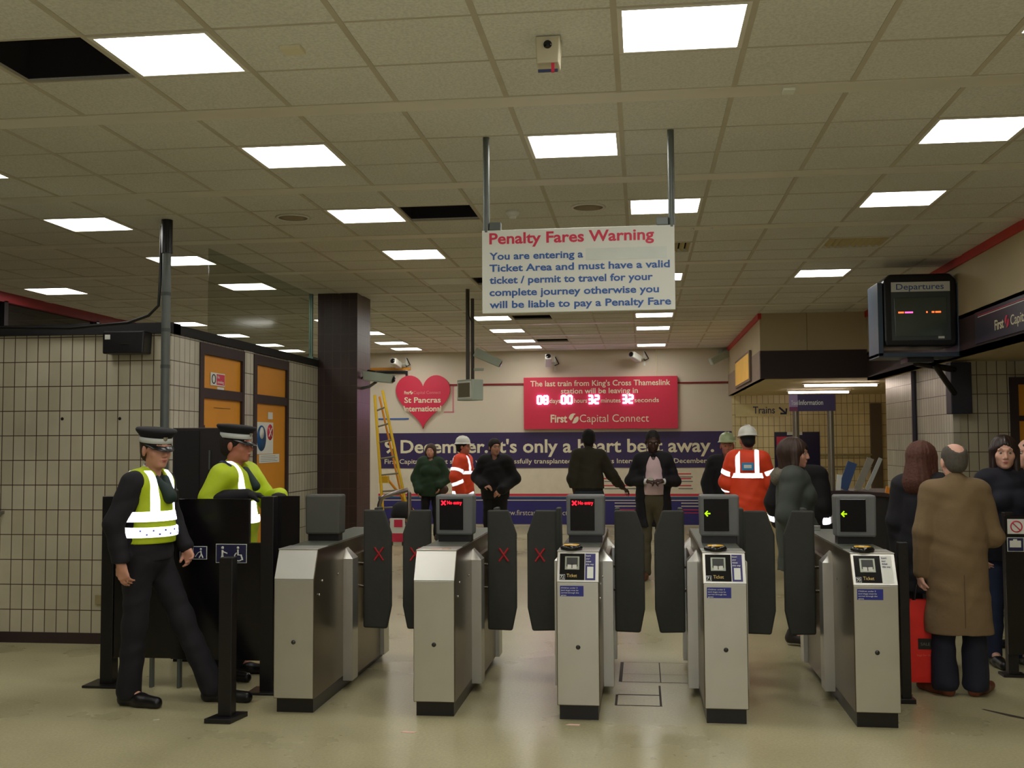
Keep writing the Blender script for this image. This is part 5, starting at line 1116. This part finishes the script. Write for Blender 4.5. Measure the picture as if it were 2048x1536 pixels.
band(f, 1.205, .032, ves, add=.037, belly=.02); band(f, 1.105, .032, ves, add=.038, belly=.02, name='chequered_band'); checks(f, 1.105, ves, .034, .02)
grow('scarf', f.sc([C_(f.J['nk'] + V(-.05, -.07, -.02), f.J['nk'] + V(0, -.135, -.13), .028, .045, .02), C_(f.J['nk'] + V(.05, -.07, -.02), f.J['nk'] + V(0, -.135, -.13), .028, .045, .02)]), mat('scarf_green', (22, 44, 40), 0.7), t, .007)
grow('collar', f.sc([C_(f.J['nk'] + V(0, .01, -.01), f.J['nk'] + V(0, -.004, .045), .066, .064, .02), ('-', 'c', f.J['nk'] + V(0, -.015, .0), f.J['nk'] + V(0, -.02, .14), .052, .066, 1.0, 0)]), M_shirt, t, .006)
for sx in (-1, 1): grow('epaulette', f.sc([C_(V(sx * .10, .0, 1.487), V(sx * .17, .0, 1.470), .026, .024, 0, 1.2)]), mat('epaulette', (24, 30, 66), 0.5), t, .007)
grow('radio', f.sc([C_(V(.10, -.140, 1.30), V(.10, -.140, 1.36), .018, .016, 0), C_(V(.10, -.14, 1.36), V(.105, -.135, 1.42), .005, .004, 0)]), M_black, t, .006)
trousers(f, CNV, .018, .022); shoes(f, M_shoe, 'ab', .004); hair_short(f, mat('hair_brown_short', (64, 42, 28), 0.8), add=.003); police_cap(f, True)
# --- officer behind the gate
f = Fig(1.79, 1.04, yaw=0.10, pitch=0.0, lean=(0, -.03), ela=(-.25, .03, 1.26), wra=(-.17, -.22, 1.285), elb=(.27, -.14, 1.23), wrb=(.12, -.32, 1.27), fda=(.3, -1, .0), fna=(0, 0, -1), fdb=(-1, -.3, .0), fnb=(0, 0, -1))
t = start('police officer in hi-vis yellow jacket leaning on the black gate, seen in profile', f, (-2.98, 7.50, 0), 1.42, 'ruddy', 0.007, True, (40, 28, 22))
jk = jacket(f, HV, .032, .86, upto=.50, belly=.02, k=.04, slv_add=.028)
for n in 'a': grow('sleeve', f.sc(f.arm(n, .018)[1:]), CNV, t, .007)
grow('sleeve', f.sc(f.arm('b', .028)[1:]), HV, t, .007)
brace(f, -.105, .024, 1.27, 1.52, jk, add=.037, belly=.02, side=1); brace(f, .0, .04, 1.10, 1.24, jk, add=.038, belly=.02, side=1, name='reflective_patch')
band(f, 1.11, .028, jk, add=.038, belly=.02, name='chequered_band'); checks(f, 1.11, jk, .036, .02); arm_band(f, 'b', .6, .028, jk, .030)
grow('scarf', f.sc([C_(f.J['nk'] + V(0, -.09, -.01), f.J['nk'] + V(.02, -.16, -.12), .03, .035, .02)]), MATS['scarf_green'], t, .007)
for n in 'ab':
    g_ = f.hand(n); grow('glove', f.sc([tuple(list(p[:4]) + [p[4] + .004, p[5] + .004] + list(p[6:])) for p in g_]), CBK, t, .006)
grow('epaulette', f.sc([C_(V(-.15, -.02, 1.50), V(-.17, -.07, 1.478), .027, .026, 0, 1.2)]), MATS['epaulette'], t, .007)
trousers(f, CNV, .02, .02); shoes(f, M_shoe); hair_short(f, mat('hair_dark', (34, 24, 20), 0.8), add=.008); police_cap(f, True)
# --- green coat woman
f = Fig(1.64, 1.0, True, yaw=-.15, ela=(-.28, .05, 1.14), wra=(-.22, -.10, .92), elb=(.30, .03, 1.14), wrb=(.17, -.15, 1.0))
t = start('person in dark green coat with long brown hair and shoulder bag by the purple banner', f, (-3.66, 18.3, 0), 0.1, 'fair', 0.013)
CG = cloth('coat_green', (28, 52, 30)); jacket(f, CG, .055, .80, .0, loose=.03, hemr=.235, k=.05); hair_long(f, mat('hair_brown', (62, 42, 30), 0.7), .16, .0)
trousers(f, CBK, .012, .01); shoes(f, mat('shoe_brown', (70, 46, 32), 0.5))
grow('shoulder_bag', f.sc([E_(V(.24, -.10, .93), V(.10, .06, .09)), C_(V(.2, -.1, .95), V(.07, -.15, 1.42), .012, .012, 0)]), mat('bag_brown', (74, 50, 40), 0.6), t, .012)
# --- orange jacket, white hard hat, facing right
f = Fig(1.72, 1.05, yaw=.1, ela=(-.27, .05, 1.15), elb=(.24, -.02, 1.15))
t = start('person in orange hi-vis jacket and white hard hat facing right, partly behind dark-jacketed person', f, (-2.87, 17.0, 0), 1.45, 'ruddy', 0.012)
jk = jacket(f, HO, .05, .82, hemr=.23, loose=.02); b_ = dict(add=.056)
band(f, 1.22, .028, jk, add=.058, hem=.82, arms=True); arm_band(f, 'a', .62, .03, jk, .06); arm_band(f, 'a', 1.35, .03, jk, .055); brace(f, -.10, .028, 1.22, 1.50, jk, add=.057)
grow('hem_band', f.sc([C_(V(0, 0, 1.0), V(0, 0, .80), .225, .245, 0, .74), ('&', 's', V(0, 0, 1), .90, .035, 0)]), R_tape, jk, .012)
M_hat = mat('hat_white', (224, 224, 214), 0.25); helmet(f, M_hat); hair_short(f, mat('hair_black', (22, 18, 18), 0.8), add=.004); trousers(f, CNV); shoes(f, M_shoe)
# --- dark jacket
f = Fig(1.72, 1.0, yaw=.55, pitch=0.0, ela=(-.29, .06, 1.17), wra=(-.14, -.19, 1.05), elb=(.29, .06, 1.15), wrb=(.13, -.20, .98), fda=(.9, -.3, -.1), fna=(.1, .3, -1), fdb=(-.8, -.2, -.5), fnb=(-.3, .6, -.4))
t = start('person in black jacket and dark hair, hands in front, looking sideways by the banner', f, (-2.21, 16.0, 0), -0.05, 'fair', 0.011)
jacket(f, CBK, .045, .84, hemr=.205, loose=.03, k=.05); trousers(f, CBK, .02); shoes(f, M_shoe); hair_short(f, MATS['hair_dark'], add=.012)
# --- olive jacket, from behind, arm out
f = Fig(1.84, .88, yaw=.0, ela=(-.30, -.10, 1.17), wra=(-.44, -.28, 1.0), elb=(.21, .02, 1.13), wrb=(.17, -.05, .90), fda=(-.7, -.5, -.4), fna=(0, 0, -1))
t = start('person in dark olive bomber jacket seen from behind reaching right, facing countdown board', f, (-.72, 14.5, 0), PI + .1, 'dark', 0.010, True, (20, 16, 16))
jacket(f, cloth('jacket_olive', (50, 46, 34)), .026, 1.0, loose=.03, k=.04); trousers(f, cloth('jeans_slate', (44, 56, 62)), .014); shoes(f, M_shoe); hair_short(f, MATS['hair_black'], add=.003)
band(f, 1.0, .03, t, cloth('waistband', (26, 24, 22)), add=.022, hem=.97, name='waist_rib')
# --- man in black coat and pale shirt
f = Fig(1.80, .95, yaw=.0, pitch=.36, lean=(0, -.01), ela=(-.265, .03, 1.16), wra=(-.10, -.23, 1.165), elb=(.265, .02, 1.16), wrb=(.11, -.23, 1.165), fda=(1, -.25, .15), fna=(.1, .2, -1), fdb=(-1, -.25, .15), fnb=(-.1, .2, -1))
f.curl = {'a': .8, 'b': .8}
t = start('person in long black coat, pale pink shirt and olive trousers looking down at hands', f, (.13, 13.25, 0), 0.06, 'dark', 0.009, True, (20, 16, 16))
grow('shirt', f.sc(f.torso(.012, .03, .02) + [C_(f.J['wai'] + V(0, -.02, 0), V(0, -.01, 1.0), .150, .158, .04, .8), C_(f.J['nk'] + V(0, 0, -.03), f.J['nk'] + V(0, -.01, .02), .072, .066, .02), ('&', 'p', V(0, 0, -1), -1.0, 0), ('-', 'c', f.J['nk'] + V(0, -.012, .02), f.J['nk'] + V(0, -.03, .14), .055, .075, 1.0, .0), ('-', 'e', f.J['nk'] + V(0, -.09, .01), V(.03, .05, .06), None, 0)]), mat('shirt_pink', (206, 178, 180), 0.75, 0, .08, 10), t, .009)
J = f.J; pr = f.torso(.034, .02, .03) + [C_(J['wai'], V(0, .03, .62), .185, .24, .05, .72)]
for n in 'ab': pr += f.arm(n, .020, .96, .04)
pr += [('&', 'p', V(0, 0, -1), -.62, 0), ('-', 'e', V(0, -.22, 1.0), V(.125, .22, .62), None, .02), ('-', 'c', J['nk'] + V(0, -.01, .02), J['nk'] + V(0, -.03, .14), .058, .08, 1, 0)]
grow('coat', f.sc(pr), cloth('coat_black', (16, 15, 21)), t, .009, .004)
for n in 'ab': grow('shirt_cuff', f.sc([C_(J['wr' + n] - (J['wr' + n] - J['el' + n]) * .12, J['wr' + n], .035, .035, 0)]), M_shirt, t, .009)
grow('belt', f.sc([C_(V(0, -.01, 1.0), V(0, -.01, 1.03), .170, .170, 0, .78), ('&', 's', V(0, 0, 1), 1.01, .018, 0)]), mat('belt_brown', (52, 30, 26), 0.5), t, .009)
trousers(f, cloth('trousers_olive', (82, 76, 54)), .018, .02); shoes(f, mat('shoe_tan', (104, 58, 36), 0.45)); hair_short(f, MATS['hair_black'], add=.002)
o = BX(-.03, .03, -.001, .001, -.02, .02).build('paper_slip', M_white, None, 0, (.10, 12.95, 1.23), (.5, .2, 0)); tag(o, 'small white slip held between the hands of the person in pale shirt', 'paper')
# --- helper behind, green hard hat
f = Fig(1.73, 1.0, yaw=.2, ela=(-.26, .0, 1.14), wra=(-.22, -.10, .93))
t = start('person in dark clothes and pale green hard hat half hidden behind orange-jacketed worker', f, (1.10, 14.1, 0), -.2, 'ruddy', 0.012)
jk = jacket(f, CBK, .045, .84, hemr=.21); arm_band(f, 'a', .35, .10, jk, .03); arm_band(f, 'a', .85, .02, jk, .032); arm_band(f, 'a', 1.2, .02, jk, .03); arm_band(f, 'a', 1.5, .05, jk, .03, HO)
helmet(f, mat('hat_green', (168, 182, 140), 0.3)); trousers(f, CBK); shoes(f, M_shoe)
# --- orange worker from behind
f = Fig(1.80, .97, yaw=.25, pitch=.12, ela=(-.25, -.03, 1.15), wra=(-.18, -.22, 1.0), elb=(.25, -.04, 1.15), wrb=(.19, -.22, 1.0))
t = start('person in bright orange hi-vis jacket and white hard hat seen from behind, centre right', f, (1.27, 13.2, 0), PI - .1, 'ruddy', 0.010)
jk = jacket(f, HO, .040, .80, hemr=.215, loose=.02, k=.05)
band(f, 1.23, .030, jk, add=.046, hem=.8, loose=.02); brace(f, -.105, .028, 1.23, 1.54, jk, add=.046, loose=.03); brace(f, .115, .028, 1.23, 1.54, jk, add=.046, loose=.03)
grow('lower_band', f.sc([C_(J['wai'] * V(1, 1, 1), V(0, 0, .80), .195, .222, 0, .74), ('&', 's', V(0, 0, 1), .97, .032, 0)]), R_tape, jk, .010)
for n in 'ab': arm_band(f, n, .60, .03, jk, .050); arm_band(f, n, 1.3, .022, jk, .044)
BX(-.07, .07, .175, .19, 1.33, 1.42).build('back_patch', mat('patch_cyan', (40, 150, 210), 0.4), jk); BX(-.045, .045, .19, .193, 1.355, 1.395).build('patch_mark', M_white, jk)
helmet(f, M_hat); hair_short(f, MATS['hair_black'], add=.003); trousers(f, CBK, .02); shoes(f, M_shoe)
# --- woman in grey coat, profile
f = Fig(1.66, .98, True, yaw=.10, ela=(-.24, .05, 1.12), wra=(-.20, -.06, .90), elb=(.24, -.02, 1.12), wrb=(.18, -.14, .94), ana=(-.09, .02, .085), kna=(-.09, -.01, .5))
t = start('person in long grey-green coat with fur collar and brown hair in profile behind right paddles', f, (1.26, 9.15, 0.02), 1.35, 'fair', 0.0075, True, (44, 30, 24))
CGR = cloth('coat_grey', (66, 72, 66)); jacket(f, CGR, .045, .62, .05, hemr=.225, loose=.015, k=.045, collar=False)
grow('fur_collar', f.sc([E_(f.J['nk'] + V(-.11, .02, -.01), V(.085, .10, .07)), E_(f.J['nk'] + V(.11, .02, -.01), V(.085, .10, .07)), E_(f.J['nk'] + V(0, .12, -.03), V(.13, .075, .085)), ('-', 'c', f.J['nk'] + V(0, -.02, 0), f.J['nk'] + V(0, -.02, .14), .05, .06, 1, 0)]), mat('fur_grey', (112, 106, 92), 0.95, 0, 0.35, 70, 1.0), t, .0075)
grow('scarf', f.sc([C_(f.J['nk'] + V(0, -.05, .02), f.J['nk'] + V(0, -.10, -.14), .055, .05, .02)]), CBK, t, .008)
hair_long(f, mat('hair_chestnut', (58, 38, 28), 0.55, 0, 0.2, 30), .15, .010, side=.95)
trousers(f, CBK, .006, .0); 
for n in 'ab': grow('boot', f.sc([C_(f.J['kn' + n] * V(1, 1, 0) + V(0, 0, .36), f.J['an' + n], .056, .048, .02)]), mat('boot_dark', (40, 34, 32), 0.5), t, .0075)
shoes(f, MATS['boot_dark'], 'ab', .004)
# --- person in dark with hi-vis edge behind her
f = Fig(1.66, 1.05, yaw=-.2, elb=(.27, .02, 1.14), wrb=(.24, -.10, .93))
t = start('person in black uniform with green collar and bright sleeve stripes hidden behind grey-coated woman', f, (1.50, 10.5, 0), PI - .3, 'fair', 0.011)
jk = jacket(f, CBK, .04, .86, loose=.02); grow('green_collar', f.sc([C_(f.J['nk'] + V(0, 0, .0), f.J['nk'] + V(0, 0, .03), .078, .074, 0)]), HV, t, .01)
for n in 'ab': arm_band(f, n, .82, .035, jk, .036); arm_band(f, n, 1.12, .05, jk, .034); arm_band(f, n, 1.6, .04, jk, .034)
trousers(f, CBK); shoes(f, M_shoe); hair_short(f, MATS['hair_dark'])
# --- red-haired woman
f = Fig(1.64, .98, True, yaw=-.2, pitch=.12)
t = start('person with bushy auburn hair in dark coat facing away beside the tan-coated man', f, (2.08, 8.3, 0), PI - .5, 'fair', 0.009)
jacket(f, CNV, .05, .60, .06, hemr=.22); hair_long(f, mat('hair_auburn', (84, 46, 32), 0.7, 0, 0.35, 50, 0.8), .17, .012, flare=.045); trousers(f, CBK); shoes(f, M_shoe)
# --- man in tan coat
f = Fig(1.645, .98, yaw=.08, pitch=.03, elb=(.235, .04, 1.13), wrb=(.25, .0, .84), ela=(-.265, -.02, 1.10), wra=(-.20, -.22, 1.02), toa=(-.22, -.12, .035), tob=(.20, -.10, .035), ana=(-.10, .03, .085), anb=(.11, .03, .085))
f.curl['b'] = 1.1
t = start('balding grey-haired person in long tan overcoat seen from behind at right foreground', f, (2.07, 7.45, 0), PI, 'pale', 0.007)
J = f.J; pr = f.torso(.030, 0, .03) + [C_(J['wai'] + V(0, .01, .05), V(0, .01, .43), .180, .235, .06, .68), C_(J['nk'] + V(0, .02, -.03), J['nk'] + V(0, .012, .035), .082, .074, .02)]
for n in 'ab': pr += f.arm(n, .022, .98, .04)
pr += [('&', 'p', V(0, 0, -1), -.43, 0), ('-', 'c', J['nk'] + V(0, -.01, .02), J['nk'] + V(0, -.03, .16), .056, .075, 1.0, .0)]
tan = cloth('coat_tan', (122, 101, 71), 0.9, 0.07, 30); co = grow('overcoat', f.sc(pr), tan, t, .007, .003)
BX(-.0012, .0012, .16, .166, .46, .80).build('vent_seam', mat('seam_tan', (96, 74, 46), 0.8), co)
trousers(f, cloth('trousers_navy', (26, 28, 44)), .022, .03); shoes(f, mat('shoe_russet', (110, 56, 34), 0.45)); hair_short(f, mat('hair_grey', (84, 78, 70), 0.8, 0, 0.3, 60), add=.004, bald=.075)
# red shopping bag held by him
t = thing('shopping_bag', 'bright red carrier bag with black label hanging beside the tan-coated man', 'bag', (1.85, 7.50, -0.13))
b = MB(); vs = []; P0 = [(-.115, -.045), (.095, -.045), (.10, .045), (-.11, .045)]
for z, s_ in ((.20, 1.0), (.24, 1.05), (.45, 1.0), (.62, .88), (.74, .66)): vs += [(x * s_, y * s_, z) for x, y in P0]
b.add(vs, [(0, 3, 2, 1)] + [(4 * i + j, 4 * i + (j + 1) % 4, 4 * i + 4 + (j + 1) % 4, 4 * i + 4 + j) for i in range(4) for j in range(4)]); b.build('bag', mat('bag_red', (226, 36, 24), 0.5, 0, 0.2, 9, 0.4), t)
BX(-.04, .055, -.052, -.0475, .42, .49).build('black_label', M_black, t); text('SALE', (-.025, -.0535, .445), 0, .06, .018, mat('label_grey', (110, 110, 100), .6), t); text('bags for life', (-.05, -.0525, .375), 0, .09, .012, mat('bag_print', (240, 110, 80), .6), t)
for y in (-.02, .02): MB().tube([(-.05, y, .73), (-.03, y * .5, .84), (0, 0, .86), (.03, y * .5, .84), (.05, y, .73)], .006, 6).build('handle', M_black, t)
# --- dark haired woman at right
f = Fig(1.69, 1.0, True, yaw=-.30, pitch=.0, elb=(.25, .0, 1.13), wrb=(.14, -.15, 1.0))
t = start('person with long dark brown hair and dark polo-neck facing viewer behind the right black gate', f, (2.71, 8.45, 0), 0.1, 'pale', 0.0065, True, (40, 28, 24))
jacket(f, cloth('jumper_dark', (24, 24, 36)), .032, .80, hemr=.20, collar=False); grow('polo_neck', f.sc([C_(f.J['nk'] + V(0, 0, -.04), f.J['nk'] + V(0, -.006, .055), .075, .062, .02)]), MATS['jumper_dark'], t, .007)
hair_long(f, mat('hair_darkbrown', (44, 28, 24), 0.4, 0, 0.25, 30), .26, .0); trousers(f, cloth('jeans_blue', (38, 48, 76)), .01, .01); shoes(f, M_shoe)
# --- balding man at the edge
f = Fig(1.68, 1.1, yaw=.0)
t = start('balding person in profile at the right picture edge beside the long-haired woman', f, (3.10, 9.05, 0), -1.35, 'pale', 0.0075, True, (60, 48, 40))
jacket(f, CBK, .04, .82, hemr=.21); trousers(f, CNV); shoes(f, M_shoe); hair_short(f, mat('hair_greyd', (70, 62, 56), 0.8), add=.002, bald=.085)
